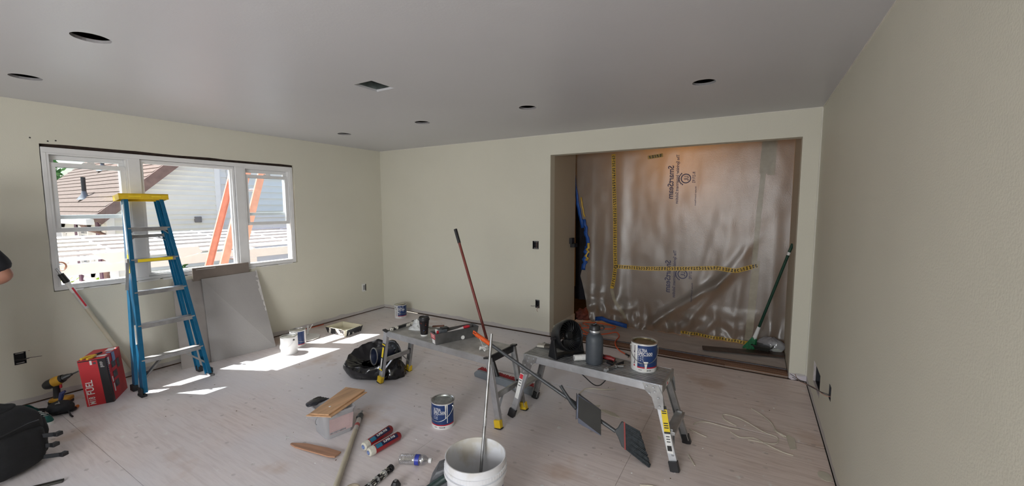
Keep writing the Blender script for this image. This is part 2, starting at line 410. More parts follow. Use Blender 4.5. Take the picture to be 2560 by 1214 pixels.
# ------------------------------------------------------------------ the three-part window
win = bpy.data.objects.new('window_1', None); COL.objects.link(win); win['kind'] = 'structure'; win['label'] = 'white three-part vinyl window with raised side sashes'
X0, X1 = XL - .004, XL - .105
WD = M('raw_header', (.035, .02, .015), .9, var=.5, scale=30)
MB().b2((XL - .12, .93, 2.085), (XL - .03, 3.06, 2.118)).obj('header_gap', WD, win, smooth=0)
MB().b2((XL - .12, .925, .89), (XL - .10, 3.06, .905)).obj('rough_sill', WD, win, smooth=0)
mb = MB()
mb.b2((X1, .940, 2.045), (X0, 3.040, 2.088)); mb.b2((X1, .940, .898), (X0, 3.040, .928)); mb.b2((X1, .940, .928), (X0, .968, 2.045)); mb.b2((X1, 3.005, .928), (X0, 3.040, 2.045))
mb.obj('window_frame', WHITE_VINYL, win, smooth=0, bevel=.003)
for a, b in ((1.475, 1.562), (2.385, 2.475)):
    MB().b2((X1, a, .928), (X0, b, 2.045)).obj('mullion', WHITE_VINYL, win, smooth=0, bevel=.003)
# stops around each unit
def ring(y0, z0, y1, z1, w, xa, xb, mb=None):
    mb = mb or MB()
    mb.b2((xa, y0, z1 - w), (xb, y1, z1)); mb.b2((xa, y0, z0), (xb, y1, z0 + w)); mb.b2((xa, y0, z0 + w), (xb, y0 + w, z1 - w)); mb.b2((xa, y1 - w, z0 + w), (xb, y1, z1 - w)); return mb
def sash(y0, y1, z0, z1, xa, xb, w, lock=None):
    s = ring(y0, z0, y1, z1, w, xa, xb).obj('sash', WHITE_VINYL, win, smooth=0, bevel=.003)
    xm = (xa + xb) / 2
    MB().b2((xm - .002, y0 + w * .8, z0 + w * .8), (xm + .002, y1 - w * .8, z1 - w * .8)).obj('pane', GLASS, s, smooth=0)
    if lock:
        ym = (y0 + y1) / 2
        MB().b2((xb, ym - .04, lock), (xb + .006, ym + .04, lock + .012)).b2((xb, ym - .012, lock + .01), (xb + .014, ym + .03, lock + .02)).obj('sash_lock', WHITE_VINYL, s, smooth=0, bevel=.002)
    return s
for y0, y1 in ((.972, 1.472), (2.478, 3.002)):
    ring(y0 - .004, .928, y1 + .004, 2.045, .014, X1 + .004, X0 - .004).obj('jamb_liner', WHITE_VINYL, win, smooth=0)
    sash(y0 + .012, y1 - .012, 1.495, 2.03, XL - .095, XL - .066, .034, lock=None)
    sash(y0 + .012, y1 - .012, 1.385, 1.968, XL - .058, XL - .028, .036, lock=1.968)
ring(1.566, .930, 2.381, 2.043, .022, X1 + .01, X0 - .022).obj('picture_frame', WHITE_VINYL, win, smooth=0, bevel=.002)
ring(1.586, .950, 2.361, 2.023, .012, X1 + .02, X0 - .050).obj('glazing_bead', WHITE_VINYL, win, smooth=0)
MB().b2((XL - .072, 1.592, .956), (XL - .068, 2.355, 2.017)).obj('pane', GLASS, win, smooth=0)
# torn paper edges along the sill
mb = MB(); random.seed(3); y = 1.02
while y < 2.98:
    l = random.uniform(.06, .2); h = random.uniform(.004, .012)
    mb.add([(XL + .004, y, .897), (XL + .006, y + l, .899 + random.uniform(-.004, .004)), (XL + .008, y + l * .9, .893 - h), (XL + .007, y + .01, .890 - h)], [(0, 1, 2, 3)]); y += l * random.uniform(1, 1.5)
mb.obj('torn_paper_edge', M('torn_paper', (.75, .74, .72), .9), win, smooth=0)
# ------------------------------------------------------------------ side room beyond the opening
YS = 5.30
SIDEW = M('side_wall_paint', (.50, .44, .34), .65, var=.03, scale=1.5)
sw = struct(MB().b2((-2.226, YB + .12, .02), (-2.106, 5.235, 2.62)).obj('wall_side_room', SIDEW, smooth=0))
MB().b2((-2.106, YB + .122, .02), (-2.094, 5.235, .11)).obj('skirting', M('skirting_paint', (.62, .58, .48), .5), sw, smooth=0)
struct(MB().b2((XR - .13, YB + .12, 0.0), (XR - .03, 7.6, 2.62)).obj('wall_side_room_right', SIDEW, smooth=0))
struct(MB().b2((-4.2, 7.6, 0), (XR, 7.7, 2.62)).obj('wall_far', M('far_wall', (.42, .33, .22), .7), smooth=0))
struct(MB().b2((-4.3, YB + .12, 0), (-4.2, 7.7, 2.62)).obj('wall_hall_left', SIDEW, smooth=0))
struct(MB().b2((-4.3, YB, 2.60), (XR, 7.7, 2.66)).obj('ceiling_hall', CEIL, smooth=0))
fh = struct(MB().b2((-4.3, YB, -.12), (XR, 7.7, -.003)).obj('floor_hall', DARK, smooth=0))
HW = M('old_hardwood', (.16, .075, .042), .5, var=.35, scale=5, stretch=(1, 10, 10), bump=.15)
HW2 = M('old_hardwood_worn', (.27, .15, .095), .6, var=.35, scale=5, stretch=(1, 10, 10), bump=.15)
random.seed(11)
for k in range(3):                                                    # hardwood boards at the doorway, broken edge facing the room
    x = -2.10
    while x < .33:
        l = random.uniform(.28, .75); x1 = min(x + l, .333)
        yy = YB + .012 + k * .058
        MB().b2((x + .001, yy + random.uniform(0, .008) * (k == 0), -.003), (x1 - .001, yy + .056, .018 + random.uniform(-.002, .001))).obj('hardwood_board', HW if random.random() < .6 else HW2, fh, smooth=0, bevel=.002)
        x = x1
MB().b2((-2.10, YB + .188, -.003), (.333, YB + .215, .022)).obj('threshold_strip', M('threshold_metal', (.13, .13, .15), .45, .6, var=.3, scale=30), fh, smooth=0, bevel=.003)
# kraft floor paper
KR = M('floor_paper', (.50, .44, .40), .85, var=.12, scale=3, bump=.25, bscale=12)
def paper(u, v):
    x = -2.10 + u * 2.434; y = YB + .216 + v * (5.62 - YB - .216)
    return (x, y, .008 + .010 * max(0, noise.noise((x * 5, y * 9, 3))) + .004 * abs(noise.noise((x * 18, y * 18, 1))))
MB().grid(90, 46, paper).obj('floor_paper', KR, fh)
# ------------------------------------------------------------------ plastic dust barrier
PL = sheet_mat('dust_plastic', (.33, .305, .27), transp=0.0, transl=.5, rough=.33, cells=110.0, gloss=.085)
def xleft(z):
    pts = [(0, -1.86), (.05, -1.89), (.2, -1.93), (.45, -2.0), (.62, -2.05), (.85, -2.0), (1.1, -1.97), (1.35, -2.02), (1.6, -2.08), (1.9, -2.13), (2.6, -2.2)]
    for (a, xa), (b, xb) in zip(pts[:-1], pts[1:]):
        if a <= z <= b: return xa + (xb - xa) * (z - a) / (b - a)
    return pts[-1][1]
XS_R = 0.338
def sheet_y(x, z):
    y = YS + .02
    f = lambda d, w: math.exp(-(d / w) ** 2)
    y -= .04 * f(x + 1.50 + .10 * max(0, .55 - z), .09) * (.35 + .65 * min(1, max(0, (1.2 - z) / 1.0)))        # gathered seam
    d = (x + 1.15) * .62 - (z - .05) * .78                                    # long diagonal fold rising to the right
    y -= .050 * f(d, .055) * (1 if -1.45 < x < .0 else 0) * min(1, max(0, (1.15 - z) * 2)) * min(1, max(0, (x + 1.45) * 4)) * min(1, max(0, -x * 3))
    d2 = (x + .72) * .8 - (z - .05) * .5
    y -= .030 * f(d2, .05) * min(1, max(0, (1.3 - z) * 1.5))
    for cx, sl, w, a in ((-.33, .12, .07, .03), (-.12, .1, .05, .022), (-.55, .25, .06, .02), (.2, .0, .07, .035), (-1.75, .05, .05, .02), (-1.9, .0, .04, .02)):
        y -= .45 * a * f(x - cx - sl * (z - .6), w) * (.15 + .85 * min(1, max(0, (1.5 - z))))
    lo = max(0, .42 - z) / .42
    y -= .05 * lo * (noise.noise((x * 4.5, z * 4, 2)) + .3) + .035 * lo * noise.noise((x * 12, z * 9, 5))
    y -= .10 * min(1, max(0, (-1.30 - x) * 5)) * max(0, .34 - abs(z - .2)) * (1 + noise.noise((x * 9, z * 10, 8)))
    y += .006 * noise.noise((x * 3, z * 2.2, 1)) + .0025 * noise.noise((x * 9, z * 5, 4))
    return y
def sheet_p(u, v):
    z = 2.595 * v
    xl = xleft(z); x = xl + (XS_R - xl) * u
    zb = .015
    if x < -1.5: zb = .015 + .03 * max(0, 1 - abs(x + 1.7) / .2)
    if -1.5 < x < -1.0: zb = .012
    z2 = zb + (2.595 - zb) * v
    return (x, sheet_y(x, z2), z2)
sheet = MB().grid(230, 200, sheet_p).obj('plastic_sheet', PL)
tag(sheet, 'translucent plastic dust barrier hung across the wide doorway, yellow tape on it', 'plastic sheet')
YT = M('yellow_tape', (.62, .40, .055), .45, var=.10, scale=30)
INKK = M('black_ink', (.02, .02, .025), .6)
INKB = M('navy_ink', (.06, .06, .12), .6)
CLT = M('clear_seam_tape', (.34, .30, .225), .35, var=.08, scale=20)
BLT = M('blue_tape', (.012, .075, .32), .55, var=.18, scale=25)
def tape(pts, w, mat, name='tape_strip', prints=False, off=.004, parent=sheet, horiz=False, n=70):
    """a strip that follows the sheet; pts are (x, z)"""
    cum = [0]
    for a, b in zip(pts[:-1], pts[1:]): cum.append(cum[-1] + math.dist(a, b))
    L = cum[-1]
    def at(s):
        for i in range(len(pts) - 1):
            if s <= cum[i + 1] + 1e-9:
                t = (s - cum[i]) / (cum[i + 1] - cum[i]); a, b = pts[i], pts[i + 1]
                dx, dz = (b[0] - a[0]), (b[1] - a[1]); q = math.hypot(dx, dz)
                return a[0] + dx * t, a[1] + dz * t, dx / q, dz / q
    def P(u, v, o=off):
        x, z, dx, dz = at(u * L); k = (v - .5) * w
        xx, zz = x - dz * k, z + dx * k
        return (xx, sheet_y(xx, zz) - o, zz)
    t = MB().grid(n, 4, P).obj(name, mat, parent)
    if prints:
        mb = MB(); s = .02
        while s < L - .02:
            for v in (.26, .52, .76):
                l = random.uniform(.014, .022); u0 = (s + random.uniform(-.004, .004)) / L; u1 = u0 + l / L
                dv = random.uniform(.07, .11)
                mb.add([P(u0, v - dv, off + .0012), P(u1, v - dv, off + .0012), P(u1, v + dv, off + .0012), P(u0, v + dv, off + .0012)], [(0, 1, 2, 3)])
            s += .031
        mb.obj('tape_print', INKK, t, smooth=0)
    return t
tape([(-1.615, 2.27), (-1.60, 1.9), (-1.575, 1.4), (-1.565, .95), (-1.555, .80), (-1.575, .62), (-1.60, .50)], .052, YT, prints=True)
tape([(-1.555, .805), (-1.2, .80), (-.7, .835), (-.35, .87), (-.15, .855), (.055, .93)], .05, YT, prints=True)
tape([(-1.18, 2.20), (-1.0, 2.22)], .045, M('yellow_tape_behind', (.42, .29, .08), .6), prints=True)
tape([(-.72, .055), (-.35, .045), (.0, .035)], .035, YT, prints=True, off=.02)
tape([(-1.60, .50), (-1.56, .38), (-1.45, .22), (-1.40, .12)], .045, CLT)
tape([(.075, 2.34), (.062, 1.95)], .075, CLT); tape([(.145, 2.34), (.135, 1.93)], .07, CLT)
tape([(.062, 1.95), (.04, 1.5), (.02, .95)], .05, CLT); tape([(.04, .98), (.02, .5), (.0, .06)], .075, CLT)
# blue painter's tape bunched along the left edge
def ribbon(pts, w, mat, name, parent, side=(1, 0, 0), seed=0):
    pts = [Vector(p) for p in pts]; vs_ = []
    for i, p in enumerate(pts):
        s_ = Vector(side) + Vector((noise.noise((i * .7, seed, 0)), noise.noise((i * .7, seed, 4)), noise.noise((i * .7, seed, 9)))) * .7
        s_.normalize(); vs_ += [p - s_ * w / 2, p + s_ * w / 2]
    fs = [(2 * i, 2 * i + 1, 2 * i + 3, 2 * i + 2) for i in range(len(pts) - 1)]
    o = MB().add(vs_, fs).obj(name, mat, parent)
    m = o.modifiers.new('thick', 'SOLIDIFY'); m.thickness = .0012
    return o
def edge_pts(z0, z1, n=14, dy=-.02, dx=0.0, amp=.02, seed=0):
    return [(xleft(z0 + (z1 - z0) * i / (n - 1)) + dx + amp * noise.noise((i * .9, seed, 1)), sheet_y(-1.95, 1.2) + dy + amp * noise.noise((i * .8, seed, 5)), z0 + (z1 - z0) * i / (n - 1)) for i in range(n)]
ribbon(edge_pts(2.02, 1.30, 12, seed=1, dx=-.01, amp=.008), .045, BLT, 'blue_tape', sheet, seed=1)
ribbon(edge_pts(1.42, .95, 14, seed=2, dx=.03, amp=.035), .05, BLT, 'blue_tape', sheet, seed=2)
ribbon(edge_pts(1.05, .72, 10, seed=3, dx=.02, amp=.04), .06, BLT, 'blue_tape', sheet, seed=5)
ribbon(edge_pts(1.10, .86, 9, seed=4, dx=.05, dy=-.05, amp=.05), .035, YT, 'yellow_tape_knot', sheet, seed=8)
ribbon(edge_pts(1.72, 1.45, 8, seed=4, dx=.05, dy=-.02, amp=.01), .02, YT, 'yellow_tape_knot', sheet, seed=9)
ribbon([(-1.80, 5.24, .075), (-1.70, 5.22, .10), (-1.60, 5.21, .075), (-1.48, 5.20, .065), (-1.36, 5.20, .05)], .055, BLT, 'blue_tape', sheet, side=(0, .2, 1), seed=3)
# printing, seen mirrored from this side
def on_sheet(o=.003):
    return lambda u, v: (u, sheet_y(u, v) - o, v)
for dz in (0.0, -1.16):
    # lettering reads from top to bottom, mirrored: rot -90 then flipped across its baseline
    def mp(u, v, dz=dz):
        x, z = u, v + dz
        return (x, sheet_y(x, z) - .003, z)
    def put(body, size, x, ztop, length):
        vs_, fs, w = text_geo(body, size); k = length / w
        MB().add([mp(x - y_, ztop - x_ * k) for x_, y_ in vs_], fs).obj('printing', INKB, sheet, smooth=0)
    put('SmartSeam', .095, -.868, 2.085, .40)
    put('The Sprinkler Impairment Solution', .05, -.808, 2.215, .59)
    put('R-27192', .045, -.625, 2.0, .13)
    put('Worker Guard Report', .022, -.608, 1.83, .23)
    mb = MB()
    for r0, r1 in ((.046, .058),):
        n = 32
        mb.add([mp(-.728 + r * math.cos(2 * PI * i / n), 1.925 + r * math.sin(2 * PI * i / n)) for r in (r0, r1) for i in range(n)], [(i, (i + 1) % n, n + (i + 1) % n, n + i) for i in range(n)])
    put('UL', .07, -.70, 1.955, .058)
    for i in range(9):
        a = math.radians(130 + i * 14); x = -.728 + .078 * math.cos(a); z = 1.925 + .078 * math.sin(a)
        mb.add([mp(x - .006, z - .009), mp(x + .006, z - .009), mp(x + .006, z + .009), mp(x - .006, z + .009)], [(0, 1, 2, 3)])
    mb.obj('printed_mark', INKB, sheet, smooth=0)
# warm lamp in the hall behind the plastic
def hall_lamp():
    t = thing('hall_lamp', 'warm ceiling bulb glowing behind the plastic sheet', 'lamp', (-.80, 5.92, 2.27))
    em = bpy.data.materials.new('warm_bulb'); em.use_nodes = True; b = em.node_tree.nodes['Principled BSDF']; b.inputs['Emission Color'].default_value = (1, .58, .22, 1); b.inputs['Emission Strength'].default_value = 14
    MB().lathe([(.001, -.06), (.03, -.052), (.045, -.03), (.05, 0), (.042, .03), (.025, .06), (.022, .09), (.001, .09)], 18).obj('bulb', em, t)
    MB().cyl((0, 0, .09), (0, 0, .33), .03, n=14).obj('lamp_holder', M('lamp_holder', (.5, .5, .48), .5), t)
    l = bpy.data.lights.new('hall_lamp_light', 'POINT'); l.energy = WARM; l.color = (1, .42, .08); l.shadow_soft_size = .06
    o = bpy.data.objects.new('hall_lamp_light', l); COL.objects.link(o); o.parent = t; o.location = (0, 0, -.12)
hall_lamp()
# black sheet standing in for the dark opening left of the barrier
def backing(u, v): return (-2.225 + .36 * u, 5.56 + .02 * math.sin(u * 22) + .01 * math.sin(v * 9 + u * 5), .24 + 2.36 * v)
tag(MB().grid(30, 20, backing).obj('opening_sheet', M('opening_black', (.012, .012, .018), .9, var=.3)), 'black sheet filling the dark opening left of the plastic', 'backing')

# ================================================================== OUTSIDE THE WINDOW
GRD = M('ground_soil', (.30, .27, .22), .95, var=.3, scale=2)
struct(MB().b2((-60, -40, -.95), (-5.16, 60, -.9)).obj('ground', GRD, smooth=0))
BEI = M('beige_siding', (.84, .83, .78), .6, var=.04, scale=3)
GRS = M('grey_siding', (.84, .84, .83), .6, var=.05, scale=3)
WTR = M('white_trim_paint', (.82, .82, .82), .45, var=.03)
BRN = M('brown_fascia', (.20, .12, .10), .6, var=.2)
SHG = M('roof_shingle', (.125, .080, .062), .9, var=.22, scale=26, bump=.3)
WGL = M('house_window_glass', (.10, .13, .16), .12, var=.3, scale=4, spec=.6)
def siding(parent, mat, axis, pos, a0, a1, z0, z1, step, top=None, face=1, name='siding_board'):
    """clapboards; axis 'x': wall in plane x=pos running along y; axis 'y': plane y=pos running along x; top(z)->(a0,a1) clips gables"""
    z = z0; proto = {}
    while z < z1 - 1e-4:
        h = min(step, z1 - z); c0, c1 = (top(z) if top else (a0, a1))
        if c1 - c0 > .03:
            key = round(c1 - c0, 3)
            if key not in proto:
                L = c1 - c0; mb = MB()
                if axis == 'x': vs_ = [(face * .000, 0, h), (face * .036, 0, 0), (0, 0, 0), (0, L, 0), (face * .036, L, 0), (0, L, h)]
                else: vs_ = [(0, face * .000, h), (0, face * .026, 0), (0, 0, 0), (L, 0, 0), (L, face * .026, 0), (L, 0, h)]
                mb.add(vs_, [(0, 1, 4, 5), (1, 2, 3, 4), (0, 2, 1), (5, 4, 3)])
                o = mb.obj(name, mat, parent, smooth=0); proto[key] = o
            else: o = inst(proto[key], None, parent)
            o.location = (pos, c0, z) if axis == 'x' else (c0, pos, z)
        z += step
def hwindow(parent, axis, pos, a0, a1, z0, z1, face=1, blind=False):
    mb = MB(); w = .07
    def bx(p0, p1, q0, q1, d0, d1):
        if axis == 'x': mb.b2((pos + face * d0, p0, q0), (pos + face * d1, p1, q1))
        else: mb.b2((p0, pos + face * d0, q0), (p1, pos + face * d1, q1))
    bx(a0, a1, z0, z0 + w, .01, .06); bx(a0, a1, z1 - w, z1, .01, .06); bx(a0, a0 + w, z0, z1, .01, .06); bx(a1 - w, a1, z0, z1, .01, .06); bx(a0, a1, (z0 + z1) / 2 - .02, (z0 + z1) / 2 + .02, .01, .05)
    o = mb.obj('window', WTR, parent, smooth=0)
    mb = MB(); bx(a0 + w, a1 - w, z0 + w, z1 - w, .012, .02); mb.obj('pane', WGL, o, smooth=0)
    if blind:
        mb = MB(); bx(a0 + w, a1 - w, (z0 + z1) / 2, z1 - w, .021, .024); mb.obj('blind', M('blind_fabric', (.5, .52, .55), .8), o, smooth=0)
# ---- beige gable house: gable end in the plane x=-10, low eave on its left side
hs = thing('neighbour_house', 'beige clapboard house with brown shingle roof outside the left window', 'house', (-10, 2.62, -.9))
GX, GY, GZ = -10.0, 2.62, -.9
def bl(p): return (p[0] - GX, p[1] - GY, p[2] - GZ)
body = MB()
body.b2(bl((-16.5, 2.62, -.9)), bl((-10.02, 4.36, 1.45)))
body.add([bl(p) for p in [(-10.02, 2.62, 1.45), (-10.02, 4.36, 1.45), (-10.02, 4.36, 3.2), (-16.5, 2.62, 1.45), (-16.5, 4.36, 1.45), (-16.5, 4.36, 3.2)]], [(0, 1, 2), (3, 5, 4), (0, 3, 4, 1), (1, 4, 5, 2), (0, 2, 5, 3)])
body.obj('house_core', BEI, hs, smooth=0)
SL = .93                                                               # roof pitch
def gable(z):
    zz = z + GZ
    y0 = max(2.62, 2.45 + (zz - 1.30) / SL)
    return (min(y0, 4.33) - GY, 4.36 - GY)
siding(hs, BEI, 'x', 0.0, 0, 0, 0.0, 4.0, .098, top=gable)
siding(hs, BEI, 'y', 0.0, -6.5, -.02, 0.0, 2.35, .115, face=-1)
MB().b2(bl((-10.03, 2.58, -.9)), bl((-9.96, 2.68, 1.45))).b2(bl((-10.03, 4.33, -.9)), bl((-9.96, 4.43, 3.4))).obj('corner_post', WTR, hs, smooth=0)
# roof plane facing -y, eave runs along x
E0 = Vector((0, 2.33, 1.42)); up_r = Vector((0, 1, SL)).normalized()
n_r = Vector((0, -SL, 1)).normalized(); Lr = 2.85
mb = MB()
mb.add([bl(p) for p in [(-16.25, *E0[1:]), (-9.72, *E0[1:]), (-9.72, *(E0 + up_r * Lr)[1:]), (-16.25, *(E0 + up_r * Lr)[1:])]] + [bl(Vector(p) - n_r * .1) for p in [(-16.25, *E0[1:]), (-9.72, *E0[1:]), (-9.72, *(E0 + up_r * Lr)[1:]), (-16.25, *(E0 + up_r * Lr)[1:])]], [(0, 1, 2, 3), (4, 7, 6, 5), (0, 4, 5, 1), (1, 5, 6, 2), (2, 6, 7, 3), (3, 7, 4, 0)])
roof = mb.obj('roof', BRN, hs, smooth=0)
proto = None; st = .135
for k in range(int(Lr / st)):
    p = E0 + up_r * (k * st)
    if proto is None:
        a = up_r * (st + .02); mbx = MB(); x0, x1 = -6.25, .28
        mbx.add([(x0, 0, 0), (x1, 0, 0), (x1, *(a - n_r * .012)[1:]), (x0, *(a - n_r * .012)[1:]), (x0, *(n_r * .014)[1:]), (x1, *(n_r * .014)[1:]), (x1, *a[1:]), (x0, *a[1:])], [(4, 5, 6, 7), (0, 1, 5, 4), (1, 2, 6, 5), (3, 0, 4, 7)])
        proto = mbx.obj('shingle_course', SHG, roof, smooth=0); o = proto
    else: o = inst(proto, None, roof)
    o.location = bl((GX, p.y + n_r.y * .002, p.z + n_r.z * .002))
MB().beam(bl((-9.70, *(E0 - n_r * .08)[1:])), bl((-9.70, *(E0 + up_r * Lr - n_r * .08)[1:])), .03, .17, (1, 0, 0)).obj('rake_board', BRN, hs, smooth=0)
MB().b2(bl((-17, 2.26, 1.30)), bl((-9.72, 2.36, 1.40))).obj('gutter', WTR, hs, smooth=0)
MB().tube([bl(p) for p in [(-10.15, 2.30, 1.32), (-10.15, 2.35, 1.22), (-10.15, 2.56, 1.12), (-10.15, 2.57, -.9)]], .04).obj('downspout', BRN, hs)
for x, t_ in ((-11.63, .53), (-13.33, 1.55)):
    p = E0 + up_r * t_
    v_ = MB().cyl(bl((x, p.y, p.z - .05)), bl((x, p.y, p.z + .42)), .035, n=12).obj('roof_vent', M('vent_pipe', (.035, .033, .035), .6), roof)
    MB().lathe([(.12, .03), (.05, .13), (.036, .2)], 14).obj('vent_flashing', M('flashing', (.22, .22, .23), .4, .5), roof, loc=bl((x, p.y, p.z - .06)))
hwindow(hs, 'y', 0.0, -3.5, -2.6, 1.15, 2.15, -1, True); hwindow(hs, 'y', 0.0, -1.6, -.95, 1.15, 2.15, -1)
for a in (-1.68, -.42): MB().b2((a - .14, -.05, 1.0), (a, -.02, 2.25)).obj('shutter', M('plum_shutter', (.12, .05, .09), .6), hs, smooth=0)
hv = MB().b2((.0, 1.30, 2.18), (.06, 1.42, 2.30)).obj('wall_vent', M('vent_grey', (.20, .19, .20), .6), hs, smooth=0, bevel=.01)
MB().b2((.0, .78, 1.98), (.03, .92, 2.06)).obj('outlet_box', WTR, hs, smooth=0)
# ---- grey clapboard house, nearer and to the right
g = thing('grey_house', 'grey clapboard house with white window trim outside the right window', 'house', (-10.12, 4.45, -.9))
MB().b2((-3, .02, 0), (-.02, 7, 5)).obj('house_core', GRS, g, smooth=0)
siding(g, GRS, 'x', 0.0, 0.0, 7.0, 0.0, 4.6, .15)
MB().b2((-.03, -.03, 0), (.035, .05, 4.6)).obj('corner_post', WTR, g, smooth=0)
hwindow(g, 'x', 0.0, 1.56, 2.4, 1.30, 3.4, 1)
hwindow(g, 'x', 0.0, .17, .45, 2.95, 3.7, 1)
# ---- orange fibreglass extension ladder leaning outside
OR = M('orange_fibreglass', (.74, .34, .25), .5, var=.10, scale=12)
ALU = M('aluminium', (.60, .61, .62), .35, 1.0, var=.12, scale=25)
ext = thing('extension_ladder', 'orange fibreglass extension ladder leaning outside the window', 'ladder', (-6.2, 2.33, -.9))
def exl(y, z): return (y - 2.33, z + .9)
y0, z0, y1, z1 = exl(2.33, -.9)[0], 0.0, 1.28, 4.4
for sx in (-.22, .22):
    MB().channel((sx, y0, z0), (sx, y1, z1), .09, -.03 if sx < 0 else .03, .006, (0, 1, 0)).obj('rail', OR, ext, smooth=0)
    MB().channel((sx * .93, y0 - .097, z0 + .3), (sx * .93, y1 - .097, z1 + .3), .088, -.025 if sx < 0 else .025, .006, (0, 1, 0)).obj('fly_rail', OR, ext, smooth=0)
for k in range(13):
    t_ = (k + .7) / 14.0
    MB().cyl((-.22, y0 + (y1 - y0) * t_, z1 * t_), (.22, y0 + (y1 - y0) * t_, z1 * t_), .019, n=10).obj('rung', ALU, ext)
# ---- white patio cover: slats over a long beam
PWH = M('patio_white', (.58, .57, .58), .6, var=.05)
pc = thing('patio_cover', 'white slatted patio cover roof just below the window', 'patio cover', (-6.9, 2.6, -.9))
MB().b2((.0, -3, 1.70), (.05, 3.4, 1.83)).obj('beam', WTR, pc, smooth=0)
sl0 = None
for k in range(6):
    loc = (-.20 - k * .34, 0, 1.87 + .034 * k)
    if sl0 is None: sl0 = MB().b2((-.09, -3.0, -.012), (.09, 3.4, .012)).obj('slat', PWH, pc, smooth=0, loc=loc, rot=(0, math.radians(5.5), 0))
    else: inst(sl0, None, pc, loc)
for k in range(9):
    MB().beam((-2.1, -2.88 + k * .75, 2.04), (.05, -2.88 + k * .75, 1.82), .05, .03, (0, 0, 1)).obj('rafter', WTR, pc, smooth=0)
for yy in (-1.9, 0.85, 3.2): MB().b2((-.04, yy - .05, 0), (.06, yy + .05, 1.70)).obj('post', WTR, pc, smooth=0)
gt = MB()
for yy in (-.82, -.1, 1.6):
    gt = MB().prism([(0, 0), (.25, .05), (.2, .14), (-.16, .14)], lambda u, v, d, yy=yy: (.06 + d, yy + u, 1.80 + v), .02).obj('bracket', WTR, pc, smooth=0)
# wire coil hung on the beam
mb = MB()
for k in range(4):
    mb.tube([(.06 + .004 * k, .045 * (1 + .05 * k) * math.cos(a * PI / 12), .045 * (1 + .05 * k) * math.sin(a * PI / 12)) for a in range(25)], .004, n=6)
tag(mb.obj('wire_coil', M('copper_brown', (.22, .10, .06), .5), loc=(-6.86, 1.335, .925)), 'small coil of brown wire hanging on the white patio beam', 'coil')
# low shed roof boards below
sh = thing('shed', 'white plank shed wall below the patio cover', 'shed', (-9.4, 1.2, -.9))
pr = None
for k in range(9):
    if pr is None: pr = MB().b2((0, 0, 0), (.03, 3.2, .12)).obj('plank', WTR, sh, smooth=0)
    else: inst(pr, None, sh, (0, 0, k * .14))
# shrubs and a tree: leaf meshes
LEAF_Y = M('lime_leaf', (.36, .55, .05), .6, var=.35, scale=20); LEAF_G = M('green_leaf', (.07, .20, .05), .6, var=.5, scale=10); BARK = M('bark', (.10, .07, .05), .9, var=.3)
def foliage(name, label, cat, loc, R, n, size, mat, trunk=0.0, seed=1):
    random.seed(seed); t = thing(name, label, cat, loc); mb = MB()
    for i in range(n):
        d = Vector((random.gauss(0, 1), random.gauss(0, 1), random.gauss(0, 1))).normalized()
        r = random.uniform(.55, 1) * (1 + .25 * noise.noise(d * 2.5))
        p = Vector((d.x * R[0] * r, d.y * R[1] * r, trunk + R[2] + d.z * R[2] * r))
        a = Vector((random.gauss(0, 1), random.gauss(0, 1), random.gauss(0, 1))).normalized(); b = a.orthogonal().normalized(); s_ = size * random.uniform(.6, 1.3)
        mb.add([p - a * s_, p + b * s_ * .45, p + a * s_, p - b * s_ * .45], [(0, 1, 2, 3)])
    o = mb.obj('leaves', mat, t, smooth=0); o['kind'] = 'stuff'
    MB().cyl((0, 0, 0), (0, 0, trunk + R[2]), .05 * max(1, R[2]), .02 * max(1, R[2]), n=8).obj('stem', BARK, t)
foliage('shrub', 'lime green shrub below the left window sash', 'shrub', (-7.6, 1.62, -.9), (.45, .4, .78), 900, .06, LEAF_Y, 0, 1)
foliage('leafy_plant', 'green leafy plant beneath the patio cover beam', 'plant', (-8.3, 3.05, -.9), (.2, .16, .80), 260, .07, LEAF_G, 0, 2)
foliage('tree', 'dark green tree behind the shingle roof', 'tree', (-22, 3.1, -.9), (1.7, 1.5, 1.7), 3000, .16, LEAF_G, 1.6, 3)

# ================================================================== THINGS IN THE ROOM
BLUEF = M('blue_fibreglass', (.003, .105, .215), .40, var=.12, scale=14)
YEL = M('yellow_plastic', (.75, .50, .02), .45, var=.10, scale=20)
BLK = M('black_plastic', (.014, .014, .016), .42, var=.25, scale=20)
RUB = M('black_rubber', (.02, .02, .022), .8, var=.2)
STL = M('worn_steel', (.36, .36, .36), .45, 1.0, var=.25, scale=18)
ALG = M('grimy_aluminium', (.40, .40, .40), .48, .85, var=.22, scale=14, col2=None)
ALL_ = M('clean_aluminium', (.58, .60, .63), .38, .9, var=.12, scale=14)
WHP = M('white_plastic', (.78, .78, .77), .4, var=.04)
STK_W = M('sticker_white', (.78, .78, .76), .5, var=.05); STK_Y = M('sticker_yellow', (.80, .60, .02), .5, var=.06); STK_R = M('sticker_red', (.60, .03, .05), .5)
RED = M('red_print', (.52, .022, .030), .42, var=.10, scale=6)
